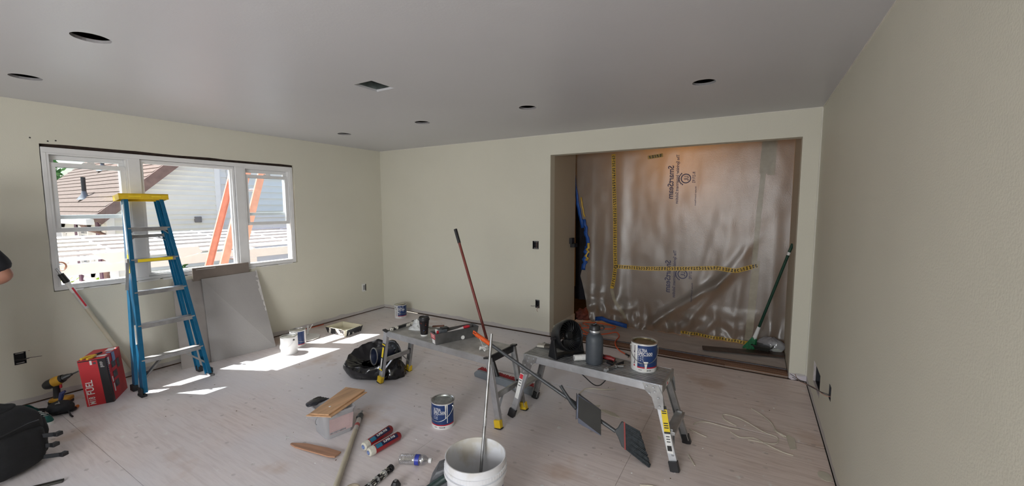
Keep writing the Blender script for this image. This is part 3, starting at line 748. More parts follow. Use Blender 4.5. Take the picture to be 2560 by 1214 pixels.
# ------------------------------------------------------------------ blue stepladder, folded, leaning on the window
lad = thing('stepladder', 'blue fibreglass stepladder with yellow top leaning folded against the window', 'ladder', (-4.40, 1.517, 0))
TF = (-.470, .140, 1.665); TR = (-.515, .125, 1.655)
def fr(t, s): return Vector((TF[0] * t, s * (.252 + (TF[1] - .252) * t), TF[2] * t))
for s in (-1, 1):
    MB().channel(fr(.012, s), fr(1, s), .075, -.028 * s, .005, (1, 0, 0)).obj('front_rail', BLUEF, lad, smooth=0, bevel=.001)
    p0 = Vector((-.205, s * .245, .02)); p1 = Vector((TR[0], s * TR[1], TR[2]))
    MB().channel(p0, p1, .06, -.022 * s, .005, (1, 0, 0)).obj('rear_rail', BLUEF, lad, smooth=0, bevel=.001)
    f = fr(.0, s)
    MB().b2((-.045, f.y - .02, 0), (.043, f.y + .02, .02)).b2((-.045, f.y + s * .008, 0), (.043, f.y + s * .016, .075)).obj('foot', STL if s > 0 else RUB, lad, smooth=0, bevel=.003)
    MB().b2((-.24, s * .245 - .018, 0), (-.17, s * .245 + .018, .05)).obj('rear_foot', RUB, lad, smooth=0, bevel=.003)
for i, z in enumerate((.29, .575, .855, 1.135, 1.41)):
    t = z / TF[2]; a, b = fr(t, -1), fr(t, 1); n_ = MB()
    w = abs(b.y - a.y)
    st_ = MB().box((a.x - .002, 0, z), (.085, w - .012, .006)).box((a.x + .038, 0, z - .014), (.006, w - .012, .034)).box((a.x - .042, 0, z - .012), (.006, w - .012, .03)).obj('step', ALG, lad, smooth=0, bevel=.001)
    if i == 3: MB().box((a.x + .0425, 0, z - .013), (.003, w * .72, .026)).obj('warning_strip', STK_Y, st_, smooth=0)
    if i in (0, 4):
        for s in (-1, 1):
            e = fr((z - (.17 if i == 0 else .07)) / TF[2], s)
            MB().beam((a.x, s * (w / 2 - (.16 if i == 0 else .06)), z - .015), (e.x, e.y - s * .006, e.z), .034 if i == 0 else .02, .014 if i == 0 else .006, (1, 0, 0)).obj('brace', STL, lad, smooth=0)
MB().beam((-.455, -.15, 1.33), (-.455, .15, 1.33), .03, .022, (0, 0, 1)).obj('rear_bar', ALG, lad, smooth=0)
for s in (-1, 1): MB().beam((-.455, s * .07, 1.33), (-.44, s * .155, 1.27), .012, .005, (1, 0, 0)).obj('brace', STL, lad, smooth=0)
# spreader arm folded along the left side
MB().beam((-.30, -.19, 1.12), (-.245, -.225, .88), .022, .004, (0, 1, 0)).obj('spreader', ALL_, lad, smooth=0)
MB().box((-.295, -.195, 1.13), (.05, .012, .035)).obj('spreader_bracket', STL, lad, smooth=0)
cap = MB()
capM = Matrix.Translation((-.489, 0, 1.683)) @ Matrix.Rotation(math.radians(-8), 4, 'Y')
cap.slab([(-.075, -.178), (.072, -.178), (.072, .178), (-.075, .178)], [circle(.0, -.09, .018, 12), circle(.0, .09, .018, 12)], lambda u, v, d: tuple(capM @ Vector((u, v, .022 - d))), .010)
for lo, hi in (((.062, -.178, -.025), (.072, .178, .022)), ((-.075, -.178, -.025), (-.065, .178, .022)), ((-.075, -.178, -.025), (.072, -.170, .022)), ((-.075, .170, -.025), (.072, .178, .022))): cap.b2(lo, hi, capM)
cp = cap.obj('top_cap', YEL, lad, smooth=0, bevel=.004)
MB().box((.0735, -.07, .0), (.002, .085, .009), capM).box((.0735, .085, .0), (.002, .07, .009), capM).obj('slot', M('cap_slot', (.9, .68, .04), .4), cp, smooth=0)
# data stickers on the left rail
for z0_, z1_, mt in ((1.18, 1.62, STK_W), (1.02, 1.22, STK_Y), (.42, .58, STK_W)):
    a, b = fr(z0_ / TF[2], -1), fr(z1_ / TF[2], -1)
    MB().beam(a + Vector((0, -.0034, 0)), b + Vector((0, -.0034, 0)), .034, .0015, (1, 0, 0)).obj('sticker', mt, lad, smooth=0)
# ------------------------------------------------------------------ drywall leaning under the window
DW = M('drywall_face', (.36, .345, .335), .85, var=.05, scale=4, bump=.08, bscale=60); DWB = M('drywall_back', (.20, .165, .14), .9, var=.10, scale=6)
def leaning(name, label, y0, y1, foot0, foot1, zt0, zt1, mat, wallx=-4.975, th=.0125, notch=None):
    b0 = Vector((foot0, y0, .001)); b1 = Vector((foot1, y1, .001)); t1 = Vector((wallx, y1 - .01, zt1)); t0 = Vector((wallx, y0 + .04, zt0))
    n_ = (b1 - b0).cross(t0 - b0).normalized()
    if n_.x > 0: n_ = -n_
    mp = lambda u, v, d: tuple((b0 * (1 - u) + b1 * u) * (1 - v) + (t0 * (1 - u) + t1 * u) * v + n_ * d)
    poly = [(0, 0)] + [(1, 0)] + (notch or []) + [(1, 1), (0, 1)]
    o = MB().prism(poly, mp, th).obj(name, mat, smooth=0); tag(o, label, 'drywall'); return o, mp
dw, dmp = leaning('drywall_sheet', 'large grey drywall offcut leaning below the window', 1.93, 2.535, -4.755, -4.657, .845, .855, DW, wallx=-4.955)
tear = MB()
for u0, v0, k in ((.985, .93, 1), (.975, .80, .9), (.985, .56, .7), (.97, .70, .8)):
    q = [(u0 + random.uniform(-.05, .02) * k, v0 + (j - 3) * .028) for j in range(7)]
    tear.add([dmp(min(u, .999), v, -.0012) for u, v in q] + [dmp(.999, v, -.0012) for u, v in q], [(i, i + 1, 7 + i + 1, 7 + i) for i in range(6)])
tear.obj('torn_paper', M('gypsum_torn', (.62, .60, .58), .9), dw, smooth=0)
leaning('drywall_sheet', 'second drywall piece peeking out left behind the larger one', 1.69, 2.3, -4.79, -4.74, .855, .845, M('drywall_face_b', (.40, .37, .35), .85, var=.05), wallx=-4.98)
scr = MB().b2((-4.975, 1.90, .83), (-4.962, 2.445, .965)).obj('drywall_scrap', DWB, smooth=0)
tag(scr, 'narrow brown-backed drywall strip standing on the leaning sheet under the sill', 'drywall')
MB().b2((-4.9618, 1.93, .945), (-4.9612, 2.11, .950)).obj('chipped_edge', M('gypsum_torn', (.62, .60, .58), .9), scr, smooth=0)
# ------------------------------------------------------------------ extension pole leaning in the window corner
TAN = M('tan_pole', (.52, .47, .36), .45, var=.08, scale=10)
p0, p1 = Vector((-4.93, 1.40, .012)), Vector((-4.972, .955, 1.09)); d = (p1 - p0)
po = thing('extension_pole', 'cream extension pole leaning between the red box and window corner', 'pole', tuple(p0))
q = lambda t: d * t
MB().cyl(q(0), q(.80), .0165, n=16).obj('outer_tube', TAN, po); MB().cyl(q(.80), q(.885), .018, n=16).obj('paper_label', STK_W, po)
MB().cyl(q(.60 + .06), q(.80), .0168, n=16).obj('clear_label', M('silver_label', (.6, .58, .56), .35, .3), po)
MB().beam(q(.68) + Vector((.0172, .004, 0)), q(.84) + Vector((.0182, .004, 0)), .012, .002, (0, 1, 0)).obj('red_print', STK_R, po, smooth=0)
MB().cyl(q(.885), q(.955), .023, .019, n=16).obj('collar', BLK, po); MB().cyl(q(.955), q(1.0), .010, n=12).obj('threaded_tip', ALL_, po)
# ------------------------------------------------------------------ red tool box carton
bx = thing('carton', 'red power tool carton with pliers lying on top', 'box', (-4.575, 1.09, 0), 0)
A = Vector((-4.537, .962, 0)); B = Vector((-4.476, 1.107, 0)); C = Vector((-4.722, 1.262, 0))
ux = (B - A); uy = (C - B)
O = (A + (A + uy + ux)) / 2
h_b = .385; sk = Vector((-.010, -.030, 0))                                   # the carton is racked slightly towards the wall
def bxp(u, v, w, off=Vector((0, 0, 0))):
    p = A + ux * u + uy * v + sk * w + Vector((0, 0, h_b * w)) + off
    return tuple(p - Vector((-4.575, 1.09, 0)))
mb = MB(); mb.add([bxp(u, v, w) for u in (0, 1) for v in (0, 1) for w in (0, 1)], [(0, 1, 3, 2), (4, 6, 7, 5), (0, 4, 5, 1), (2, 3, 7, 6), (0, 2, 6, 4), (1, 5, 7, 3)])
CARD = M('carton_red', (.50, .020, .028), .45, var=.12, scale=5)
mb.obj('carton_body', CARD, bx, smooth=0)
nF = ux.normalized().cross(Vector((0, 0, 1))).normalized(); nF = nF if nF.dot(Vector((4.5, -1, 0))) > 0 else -nF     # face between A and B
nR = uy.normalized().cross(Vector((0, 0, 1))).normalized(); nR = nR if nR.dot(ux) > 0 else -nR
def faceF(u, w, o=.0012): return bxp(u, 0, w, nF * o)
def faceR(v, w, o=.0012): return bxp(1, v, w, nR * o)
def faceT(u, v, o=.0012): return bxp(u, v, 1, Vector((0, 0, o)))
def quad(mb, fn, a0, b0, a1, b1, o=.0012): mb.add([fn(a0, b0, o), fn(a1, b0, o), fn(a1, b1, o), fn(a0, b1, o)], [(0, 1, 2, 3)])
mb = MB(); quad(mb, faceF, .70, 0, 1.0, .985); quad(mb, faceF, .02, .965, .72, .985); quad(mb, faceR, 0, 0, .10, .985); mb.obj('black_band', M('carton_black', (.015, .015, .018), .35), bx, smooth=0)
lw = math.sqrt(ux.length ** 2); hh = h_b
def fmap(u, v): return faceF(u / ux.length, v / hh, .002)                       # metres on the front face
mb = MB(); lettering(mb, 'FUEL', .058, fmap, .058, .098, PI / 2, fit=.118)
mb.obj('lettering', M('carton_white', (.72, .70, .68), .5, var=.06), bx, smooth=0); mb = MB(); lettering(mb, 'M18', .05, fmap, .055, .015, PI / 2, fit=.06); mb.obj('lettering', MATS['carton_white'], bx, smooth=0); mb = MB()
quad(mb, faceF, .42, .88, .50, .97, .002); quad(mb, faceF, .08, .02, .10, .40, .002)
mb.obj('front_print', MATS['carton_white'], bx, smooth=0)['kind'] = 'stuff'; mb = MB()
for k in range(9): quad(mb, faceR, .06, .62 + .04 * k, .09, .63 + .04 * k, .002)
quad(mb, faceR, .12, .80, .20, .96, .002); quad(mb, faceR, .16, .40, .22, .52, .002); quad(mb, faceR, .18, .18, .24, .36, .002)
o = mb.obj('side_print', MATS['carton_white'], bx, smooth=0); o['kind'] = 'stuff'
for qd in ((.45, .12, .95, .28), (.62, .62, .95, .92)):
    mb = MB(); quad(mb, faceT, *qd, .002); mb.obj('torn_patch', MATS['carton_white'], bx, smooth=0)
mb = MB()
for k in range(6): quad(mb, faceF, .78, .80 + .022 * k, .78 + random.uniform(.08, .16), .808 + .022 * k, .0025)
mb.obj('band_print', MATS['carton_white'], bx, smooth=0)
mb = MB()
for w0 in (.24, .45, .68): quad(mb, faceR, .28, w0, .55, w0 + .15, .002)
quad(mb, faceR, .62, .60, .80, .80, .002); quad(mb, faceF, .54, .885, .64, .93, .0015)
mb.obj('product_photo', M('carton_photo', (.06, .05, .055), .4, var=.7, scale=45), bx, smooth=0)
mb = MB(); quad(mb, faceR, .38, .80, .58, 1.0, .003); quad(mb, faceT, .80, .36, 1.0, .52, .003); mb.obj('tape_flap', M('carton_tape', (.16, .22, .38), .3), bx, smooth=0)
# pliers on the carton
pl = thing('pliers', 'pliers with yellow handles lying on the red carton', 'pliers', (-4.572, 1.045, h_b + .002), 2.2)
for s in (-1, 1):
    MB().tube([(-.10, s * .022, .012), (-.06, s * .024, .013), (-.02, s * .012, .012), (0, s * .004, .012)], [.009, .010, .008, .006]).obj('handle', M('yellow_grip', (.72, .44, .02), .45), pl)
    MB().beam((0, s * .004, .012), (.055, s * .003, .012), .012, .006, (0, 0, 1)).obj('jaw', BLK, pl, smooth=0)
# ------------------------------------------------------------------ cordless impact driver
dr = thing('impact_driver', 'yellow and black cordless driver standing on its battery by the wall', 'power drill', (-4.80, .865, 0), math.radians(48))
DY = M('driver_yellow', (.62, .33, .03), .45, var=.10)
MB().b2((-.055, -.04, .0), (.075, .04, .045)).obj('battery', BLK, dr, bevel=.010); MB().b2((-.05, -.041, .024), (.078, .041, .06)).obj('battery_shoe', DY, dr, bevel=.012)
MB().tube([(-.005, 0, .05), (-.012, 0, .09), (-.010, 0, .14), (-.014, 0, .17)], [.030, .022, .021, .026], n=14).obj('grip', BLK, dr)
hd = MB().lathe([(.001, -.085), (.028, -.082), (.038, -.06), (.038, .01), (.034, .03), (.03, .05)], 18, Matrix.Translation((-.005, 0, .195)) @ Matrix.Rotation(PI / 2 - .42, 4, 'Y')).obj('motor_housing', BLK, dr)
MB().lathe([(.0385, -.02), (.0395, .008), (.034, .032)], 18, Matrix.Translation((-.005, 0, .195)) @ Matrix.Rotation(PI / 2 - .42, 4, 'Y')).obj('housing_shell', DY, dr)
MB().lathe([(.026, .05), (.018, .085), (.012, .095), (.010, .11), (.006, .11), (.005, .155), (.003, .16), (.001, .16)], 12, Matrix.Translation((-.005, 0, .195)) @ Matrix.Rotation(PI / 2 - .42, 4, 'Y')).obj('chuck', M('chuck_dark', (.08, .08, .08), .45, .7), dr)
MB().b2((.012, -.008, .135), (.024, .008, .165)).obj('trigger', STK_R, dr, bevel=.003)
# small bit holder
bh = thing('bit_holder', 'short orange and black screwdriver handle lying on the floor', 'screwdriver', (-4.562, .90, .015), math.radians(-35))
MB().cyl((-.035, 0, 0), (.005, 0, 0), .012, .014, n=12).obj('grip', M('orange_grip', (.75, .22, .03), .45), bh); MB().cyl((.005, 0, 0), (.04, 0, 0), .015, .013, n=12).obj('socket', BLK, bh)
# shoe and pouches by the wall
def shoe(name, label, loc, rz, upper, sole, L=.27):
    t = thing(name, label, 'shoe', loc, rz)
    def out(s_, k=1.0):
        a = 2 * PI * s_; x = .5 * L * math.cos(a); w = .048 * (1 + .12 * math.cos(a)) * k; return x, w * math.sin(a) * (1.0)
    mb = MB(); n = 32
    for z, k in ((0, 1), (.022, 1.03), (.024, .97)): mb.v += [(out(i / n, k)[0], out(i / n, k)[1], z) for i in range(n)]
    for j in range(2): mb.f += [(j * n + i, j * n + (i + 1) % n, (j + 1) * n + (i + 1) % n, (j + 1) * n + i) for i in range(n)]
    mb.f += [tuple(range(n - 1, -1, -1)), tuple(range(2 * n, 3 * n))]; mb.obj('sole', sole, t)
    def up(u, v):
        x, y = out(u, .97); top = .035 + .055 * max(0, min(1, (.03 - x) / .12)) + .01
        k = 1 - .45 * v ** 2
        return (x * (1 - .12 * v) - .01 * v, y * k, .023 + top * v)
    MB().grid(32, 8, up, True).obj('upper', upper, t)
    mb = MB()
    for k in range(4): mb.tube([(-.0 + .022 * k, -.028, .075 - .008 * k), (.0 + .022 * k, 0, .088 - .009 * k), (-.0 + .022 * k, .028, .075 - .008 * k)], .003, n=6)
    mb.obj('laces', STK_W, t)
GRN = M('green_suede', (.008, .085, .075), .8, var=.2, scale=30)
shoe('sneaker', 'green sneaker with white sole beside the backpack', (-4.515, .695, 0), math.radians(20), GRN, STK_W)
def blob(name, mat, parent, c, r, seed=0, amp=.18, fr_=4, nu=28, nv=18, flat=0.0, sm=180):
    def f(u, v):
        th = 2 * PI * u; ph = PI * (v - .5); d = Vector((math.cos(ph) * math.cos(th), math.cos(ph) * math.sin(th), math.sin(ph)))
        k = 1 + amp * noise.noise(d * fr_ * .5 + Vector((seed, 0, 0))) + amp * .5 * noise.noise(d * fr_ + Vector((0, seed, 0)))
        p = Vector((d.x * r[0], d.y * r[1], d.z * r[2])) * k
        z = max(c[2] + p.z, flat)
        return (c[0] + p.x, c[1] + p.y, z)
    return MB().grid(nu, nv, f, True).obj(name, mat, parent, smooth=sm)
pch = thing('tool_pouch', 'black nylon tool pouch with silver buckle beside the driver', 'pouch', (-4.585, .825, 0), .6)
NYL = M('black_nylon', (.012, .013, .016), .75, var=.3, scale=40, bump=.2)
blob('pouch_body', NYL, pch, (0, 0, .045), (.09, .065, .05), 3, flat=.002)
MB().tube([(.02, -.05, .095), (.035, -.055, .102), (.045, -.045, .1), (.03, -.035, .106)], .004).obj('buckle', STL, pch)
MB().tube([(.09, -.03, .03), (.13, -.06, .012), (.16, -.075, .006)], .006).obj('strap', NYL, pch)
MB().tube([(-.03, .04, .09), (-.02, .045, .14), (.0, .05, .155)], [.014, .016, .008]).obj('tool_handle', M('navy_grip', (.03, .04, .14), .5), pch)
gl = thing('work_glove', 'dark work glove with tan cuff lying near the wall', 'glove', (-4.765, .70, 0), .5)
blob('palm', M('dark_knit', (.02, .02, .022), .9), gl, (0, 0, .022), (.055, .045, .02), 5, flat=.002)
for k in range(4): MB().tube([(.03, -.03 + .02 * k, .02), (.075, -.038 + .025 * k, .022), (.105 - .008 * abs(k - 1), -.042 + .028 * k, .012)], [.011, .010, .008]).obj('finger', MATS['dark_knit'], gl)
MB().tube([(.0, -.04, .02), (.02, -.065, .02), (.045, -.075, .014)], [.013, .011, .009]).obj('thumb', MATS['dark_knit'], gl)
MB().cyl((-.09, 0, .026), (-.045, 0, .026), .024, .026, n=14).obj('cuff', M('tan_knit', (.42, .26, .07), .9), gl)
# ------------------------------------------------------------------ backpack in the near left corner
bp = thing('backpack', 'black backpack with buckled straps slumped in the lower left corner', 'backpack', (-3.845, .405, 0), math.radians(25))
BPK = M('backpack_fabric', (.006, .0065, .008), .8, var=.35, scale=25, bump=.25)
def sq(name, c, r, e, seed, amp, mat=BPK):
    def f(u, v):
        th = 2 * PI * u; ph = PI * (v - .5); sg = lambda a: math.copysign(abs(a) ** e, a)
        d = Vector((sg(math.cos(ph)) * sg(math.cos(th)), sg(math.cos(ph)) * sg(math.sin(th)), sg(math.sin(ph))))
        k = 1 + amp * noise.noise(d * 2 + Vector((seed, 1, 2)))
        return (c[0] + d.x * r[0] * k, c[1] + d.y * r[1] * k, max(.003, c[2] + d.z * r[2] * k))
    return MB().grid(36, 24, f, True).obj(name, mat, bp, smooth=180)
sq('main_compartment', (0, 0, .19), (.16, .19, .19), .55, 1, .10)
sq('front_pocket', (.12, .0, .14), (.09, .15, .125), .6, 2, .10); sq('side_pocket', (-.01, .17, .14), (.10, .07, .125), .6, 3, .12); sq('top_flap', (-.04, -.02, .355), (.12, .15, .05), .7, 5, .1)
for z, x_, y_ in ((.185, .232, .145), (.05, .25, .150), (.12, .215, .135)):
    MB().beam((.16, .07, z + .02), (x_, y_, z), .024, .006, (0, 0, 1)).obj('strap', NYL, bp, smooth=0)
    MB().box((x_ + .008, y_ + .008, z), (.03, .035, .024)).obj('buckle', BLK, bp, smooth=0, bevel=.004)
MB().tube([(.19, .10, .30), (.205, .04, .31), (.21, -.04, .305), (.19, -.11, .29)], .004, n=6).obj('zip', BLK, bp)
tag(MB().b2((-.20, -.014, 0), (.20, .014, .012)).obj('flat_bar', M('dark_bar', (.03, .028, .022), .5, .3), smooth=0, loc=(-3.50, .42, .001), rot=(0, 0, math.radians(62)), bevel=.002), 'flat dark metal bar on the floor in front of the backpack', 'bar')

# ------------------------------------------------------------------ paint cans
NAVY = M('label_navy', (.012, .040, .145), .35, var=.05); LRED = M('label_red', (.42, .015, .03), .35); LWHT = M('label_white', (.76, .76, .75), .35, var=.03)
TIN = M('tin', (.55, .55, .54), .28, 1.0, var=.15, scale=25); LIDG = M('dusty_tin_lid', (.40, .42, .40), .42, .8, var=.35, scale=30); PAINTY = M('wet_cream_paint', (.52, .48, .36), .18, var=.05)
OLIVE = M('tin_lid_olive', (.20, .165, .095), .28, .8, var=.15, scale=10); DRIP = M('paint_drip', (.78, .77, .72), .3)
CR, CH = .0835, .192
def paint_can(label, loc, face, # position and the direction the label faces
              lid=LIDG, bail=0.0, lab=True, drip=True, plain=False, side=False, vertical=True, number='N534 00', lid_rag=False, bail_side=None):
    t = thing('paint_can', label, 'paint can', loc, face, 'paint cans')
    body = MB().lathe([(.001, 0), (CR - .002, 0), (CR, .004), (CR, CH - .004)], 40).obj('can_body', LWHT, t)
    MB().lathe([(CR, CH - .006), (CR + .003, CH - .004), (CR + .003, CH), (CR - .004, CH + .001), (CR - .010, CH - .004), (CR - .012, CH - .010)], 40).obj('rim', TIN, t)
    l = MB().lathe([(CR - .011, CH - .004), (CR - .016, CH - .002), (CR - .019, CH - .009), (.03, CH - .010), (.001, CH - .010)], 36).obj('lid', lid, t)
    on = lambda o: (lambda u, v: ((CR + o) * math.cos(u / CR), (CR + o) * math.sin(u / CR), v))
    if lab:
        a0, a1 = ((-.52, 1.5) if vertical else (-1.5, 1.5)) if not side else (-1.35, -.42)
        MB().lathe([(CR + .0003, .036), (CR + .0006, .036), (CR + .0006, CH - .012), (CR + .0003, CH - .012)], 26, None, a0, a1).obj('blue_label', NAVY, t)
        MB().lathe([(CR + .0004, .029), (CR + .0008, .029), (CR + .0008, .038), (CR + .0004, .038)], 26, None, a0, a1).obj('red_band', LRED, t)
    if lab and not side:
        mb = MB(); m1 = on(.0012)
        def dense(body_, size, u0, v0, fit, rot=0.0): lettering(mb, body_, size, m1, u0, v0, rot, fit=fit)
        dense('ULTRA', .029, -.040, .1405, .058); dense('SPEC', .029, -.040, .117, .050); dense('500', .029, .014, .117, .041)
        for k in range(9): mb.add([m1(-.042 + .011 * k, .113), m1(-.032 + .011 * k, .113), m1(-.032 + .011 * k, .1145), m1(-.042 + .011 * k, .1145)], [(0, 1, 2, 3)])
        for z in (.104, .091, .079):
            mb.add([m1(-.026, z), m1(-.004 + random.uniform(-.004, .004), z), m1(-.004, z + .004), m1(-.026, z + .004)], [(0, 1, 2, 3)])
            n = 10; mb.add([m1(-.036 + r * math.cos(2 * PI * i / n), z + .002 + r * math.sin(2 * PI * i / n)) for r in (.0025, .004) for i in range(n)], [(i, (i + 1) % n, n + (i + 1) % n, n + i) for i in range(n)])
        dense('INTERIOR', .008, -.040, .060, .03)
        mb.obj('label_lettering', LWHT, body, smooth=0)
        mb = MB(); lettering(mb, number, .013, m1, .006, .012, fit=.04)
        lettering(mb, 'WHITE', .008, m1, -.034, .014, fit=.022)
        mb.obj('code_lettering', INKK, body, smooth=0)
        if vertical:
            mb = MB(); lettering(mb, 'Benjamin Moore', .018, m1, -.060, .052, PI / 2, fit=.122); mb.obj('brand_lettering', M('maker_ink', (.05, .02, .05), .4), body, smooth=0)
            mb = MB(); mb.add([m1(-.074, .034), m1(-.058, .034), m1(-.066, .050), m1(-.0735, .038), m1(-.0585, .038)], [(0, 1, 2)]); mb.obj('triangle_mark', LRED, body, smooth=0)
    # bail handle and its ears
    for s in (-1, 1):
        a = s * PI / 2 + (.25 if s > 0 else -.25)
        a = bail + s * PI / 2
        MB().cyl(((CR - .002) * math.cos(a), (CR - .002) * math.sin(a), .158), ((CR + .006) * math.cos(a), (CR + .006) * math.sin(a), .158), .011, .008, n=14).obj('bail_ear', TIN if not plain else BLK, t)
    pts = []
    for i in range(21):
        q_ = PI * i / 20; a = bail + PI / 2 - q_
        pts.append(((CR + .006) * math.cos(a), (CR + .006) * math.sin(a), .158 - (.095) * math.sin(q_) ** .8))
    MB().tube(pts, .0018, n=6).obj('bail_wire', TIN if not plain else WHP, t)
    if drip:
        mb = MB(); m2 = on(.0022)
        for u0, w_, zb, *zt in ((.024, .010, .085), (.036, .008, .052)) if drip is True else drip:
            zt = zt[0] if zt else CH - .004
            prof = [(zt, 1.6), (zt - .012, 1.0), ((zt + zb) / 2, .62), (zb + .01, .55), (zb, .75), (zb - .004, .2)]
            mb.add([m2(u0 - w_ / 2 * k, z) for z, k in prof] + [m2(u0 + w_ / 2 * k, z) for z, k in prof], [(i, i + 1, 6 + i + 1, 6 + i) for i in range(5)])
        mb.obj('paint_drip', DRIP, t, smooth=0)
    if lid_rag: MB().box((.0, -.008, CH + .002), (.05, .13, .006), Matrix.Rotation(.2, 4, 'Z')).obj('stir_card', M('cream_card', (.66, .63, .50), .7), t, smooth=0)
    return t
fc = lambda x, y: math.atan2(-y, -x)
paint_can('paint can with blue label alone on the open floor, paint drips', (-1.907, 2.215, 0), fc(-1.907, 2.215) - .42, bail=-.15, drip=((.052, .010, .085), (.064, .008, .052)), vertical=False, number='N534 00')
paint_can('open paint can with blue and white label standing on the right work bench', (-.602, 2.755, .503), fc(-.602, 2.755) + .02, lid=OLIVE, bail=.05, drip=((.012, .020, .010, .075),), number='0534 00')
paint_can('blue label paint can standing in the far corner', (-4.36, 4.17, 0), fc(-4.36, 4.17) + .05, lid=OLIVE, bail=.5, drip=((.03, .006, .1),), lid_rag=True)
paint_can('plain white paint can at the edge of the sunlit floor patch', (-4.33, 2.50, 0), fc(-4.33, 2.5), lid=TIN, bail=.0 - 1.0, lab=False, drip=False, plain=True)
paint_can('white paint can with blue side label behind the plain white can', (-4.47, 2.685, 0), fc(-4.47, 2.685) - .0 + 1.35, lid=TIN, bail=-.6, side=True, drip=False)
# flat white plastic shield behind the cans
sp = thing('paint_shield', 'flat white plastic shield lying behind the white cans', 'paint shield', (-4.60, 2.93, .004), math.radians(15))
poly = [(-.20, -.16), (.12, -.17), (.17, -.10), (.17, .02), (.10, .12), (.0, .16), (-.22, .15)]
MB().prism(poly, lambda u, v, d: (u * .75 - .03, v * .85, d + .012 * (u + .2)), .006).obj('blade', WHP, sp, smooth=0, bevel=.002)
MB().beam((-.10, .06, .012), (-.16, .13, .10), .022, .012, (1, 0, 0)).obj('handle', WHP, sp, smooth=0, bevel=.002); MB().beam((-.14, .12, .05), (-.12, .17, .11), .012, .008, (1, 0, 0)).obj('clip', WHP, sp, smooth=0)
# ------------------------------------------------------------------ paint tray
tr = thing('paint_tray', 'black paint tray coated with cream paint near the far wall', 'paint tray', (-4.45, 3.29, 0), math.radians(4))
CREAM = M('cream_paint_coat', (.62, .58, .44), .35, var=.05, scale=5)
def tspl():
    m = M('tray_splashed', (.018, .018, .02), .4, var=.2); nt = m.node_tree; b = nt.nodes['Principled BSDF']; base = b.inputs['Base Color'].links[0].from_socket
    tc = nt.nodes.new('ShaderNodeTexCoord'); c = mix_over(nt, base, (.74, .72, .64), ramp(nt, nz(nt, tc.outputs['Object'], 22, 4, (1, 1, .35)), .53, .57)); nt.links.new(c, b.inputs['Base Color']); return m
TSP = tspl()
L_, W_, H_ = .185, .135, .082
mb = MB(); out = [(-L_, -W_), (L_, -W_), (L_, W_), (-L_, W_)]; k = .88
top = [(x, y, H_) for x, y in out]; bot = [(x * k, y * k, .004 + (.0)) for x, y in out]
mb.add(top + bot, [(0, 1, 5, 4), (1, 2, 6, 5), (2, 3, 7, 6), (3, 0, 4, 7), (7, 6, 5, 4)]); mb.obj('tray_shell', TSP, tr, smooth=0)
mb = MB(); top2 = [(x * .965, y * .955, H_ + .001) for x, y in out]; bot2 = [(-L_ * .8, -W_ * .82, .014), (L_ * .8, -W_ * .82, .05), (L_ * .8, W_ * .82, .05), (-L_ * .8, W_ * .82, .014)]
lip = [(x * 1.035, y * 1.045, H_ + .001) for x, y in out]
mb.add(top2 + bot2 + lip, [(0, 4, 5, 1), (1, 5, 6, 2), (2, 6, 7, 3), (3, 7, 4, 0), (4, 7, 6, 5), (8, 9, 1, 0), (9, 10, 2, 1), (10, 11, 3, 2), (11, 8, 0, 3)]); mb.obj('paint_coat', CREAM, tr, smooth=0)
MB().cyl((L_ * .9, -W_ * .98, .0), (L_ * .98, -W_ * 1.0, H_), .014, .016, n=10).obj('tray_leg', CREAM, tr)
MB().prism([(-.02, 0), (.03, 0), (.012, -.018), (-.004, -.026)], lambda u, v, d: (u - .02, W_ * 1.0 + d, H_ + .003 + v), .002).obj('paint_chip', BLK, tr, smooth=0)
# ------------------------------------------------------------------ bin bag with an empty can
bg = thing('bin_bag', 'open black plastic bin bag slumped beside the left work bench leg', 'trash bag', (-3.10, 2.60, 0), math.radians(20))
BAG = M('black_bag_plastic', (.006, .006, .008), .16, var=.2, scale=6, bump=.9, bscale=11, spec=.6)
def bagp(u, v):
    th = 2 * PI * u; ca, sa = math.cos(th), math.sin(th)
    cr = 1 + .10 * noise.noise((ca * 2.2, sa * 2.2, v * 3)) + .05 * abs(noise.noise((ca * 7, sa * 7, v * 2.5)))
    back = .5 + .5 * math.sin(th + .3)                                          # the far rim stands higher
    rim = .12 + .135 * back + .035 * noise.noise((ca * 3, sa * 3, 7))
    if v < .2: r = v / .2 * .86; z = .004
    elif v < .7:
        w = (v - .2) / .5; r = .86 + .22 * math.sin(w * PI * .75) - .10 * w; z = .004 + rim * w ** .9
    else:
        w = (v - .7) / .3; r = .92 * (1 - .55 * w); z = .004 + rim - (rim - .09) * w ** .8
    return (ca * .275 * r * cr, sa * .215 * r * cr, max(.003, z * (1 + .06 * noise.noise((ca * 4, sa * 4, v * 5)))))
MB().grid(72, 44, bagp, True).obj('bag', BAG, bg, smooth=180)
def baglow(u, v):
    th = 2 * PI * u; ph = PI / 2 * v; k = 1 + .22 * noise.noise((math.cos(th) * 3, math.sin(th) * 3, v * 4))
    return (.21 + .12 * math.cos(ph) * math.cos(th) * k, -.02 + .12 * math.cos(ph) * math.sin(th) * k, .004 + .17 * math.sin(ph) * k)
MB().grid(40, 16, baglow, True).obj('bag_fold', BAG, bg, smooth=180)
ec = thing('empty_can', 'empty dark can lying inside the black bin bag', 'can', (-2.985, 2.715, .165), 0, rot=Vector((-.22, -.72, .10)).to_track_quat('Z', 'Y').to_euler())
mb = MB().lathe([(.001, .0), (.076, .0), (.078, .004), (.078, .17), (.080, .173), (.076, .175), (.072, .17), (.072, .01), (.001, .01)], 30).obj('can_wall', M('dark_blue_can', (.02, .028, .06), .3, .3, var=.2), ec)
MB().lathe([(.0785, .166), (.082, .169), (.082, .176), (.074, .177), (.072, .17)], 30).obj('can_rim', STL, ec)
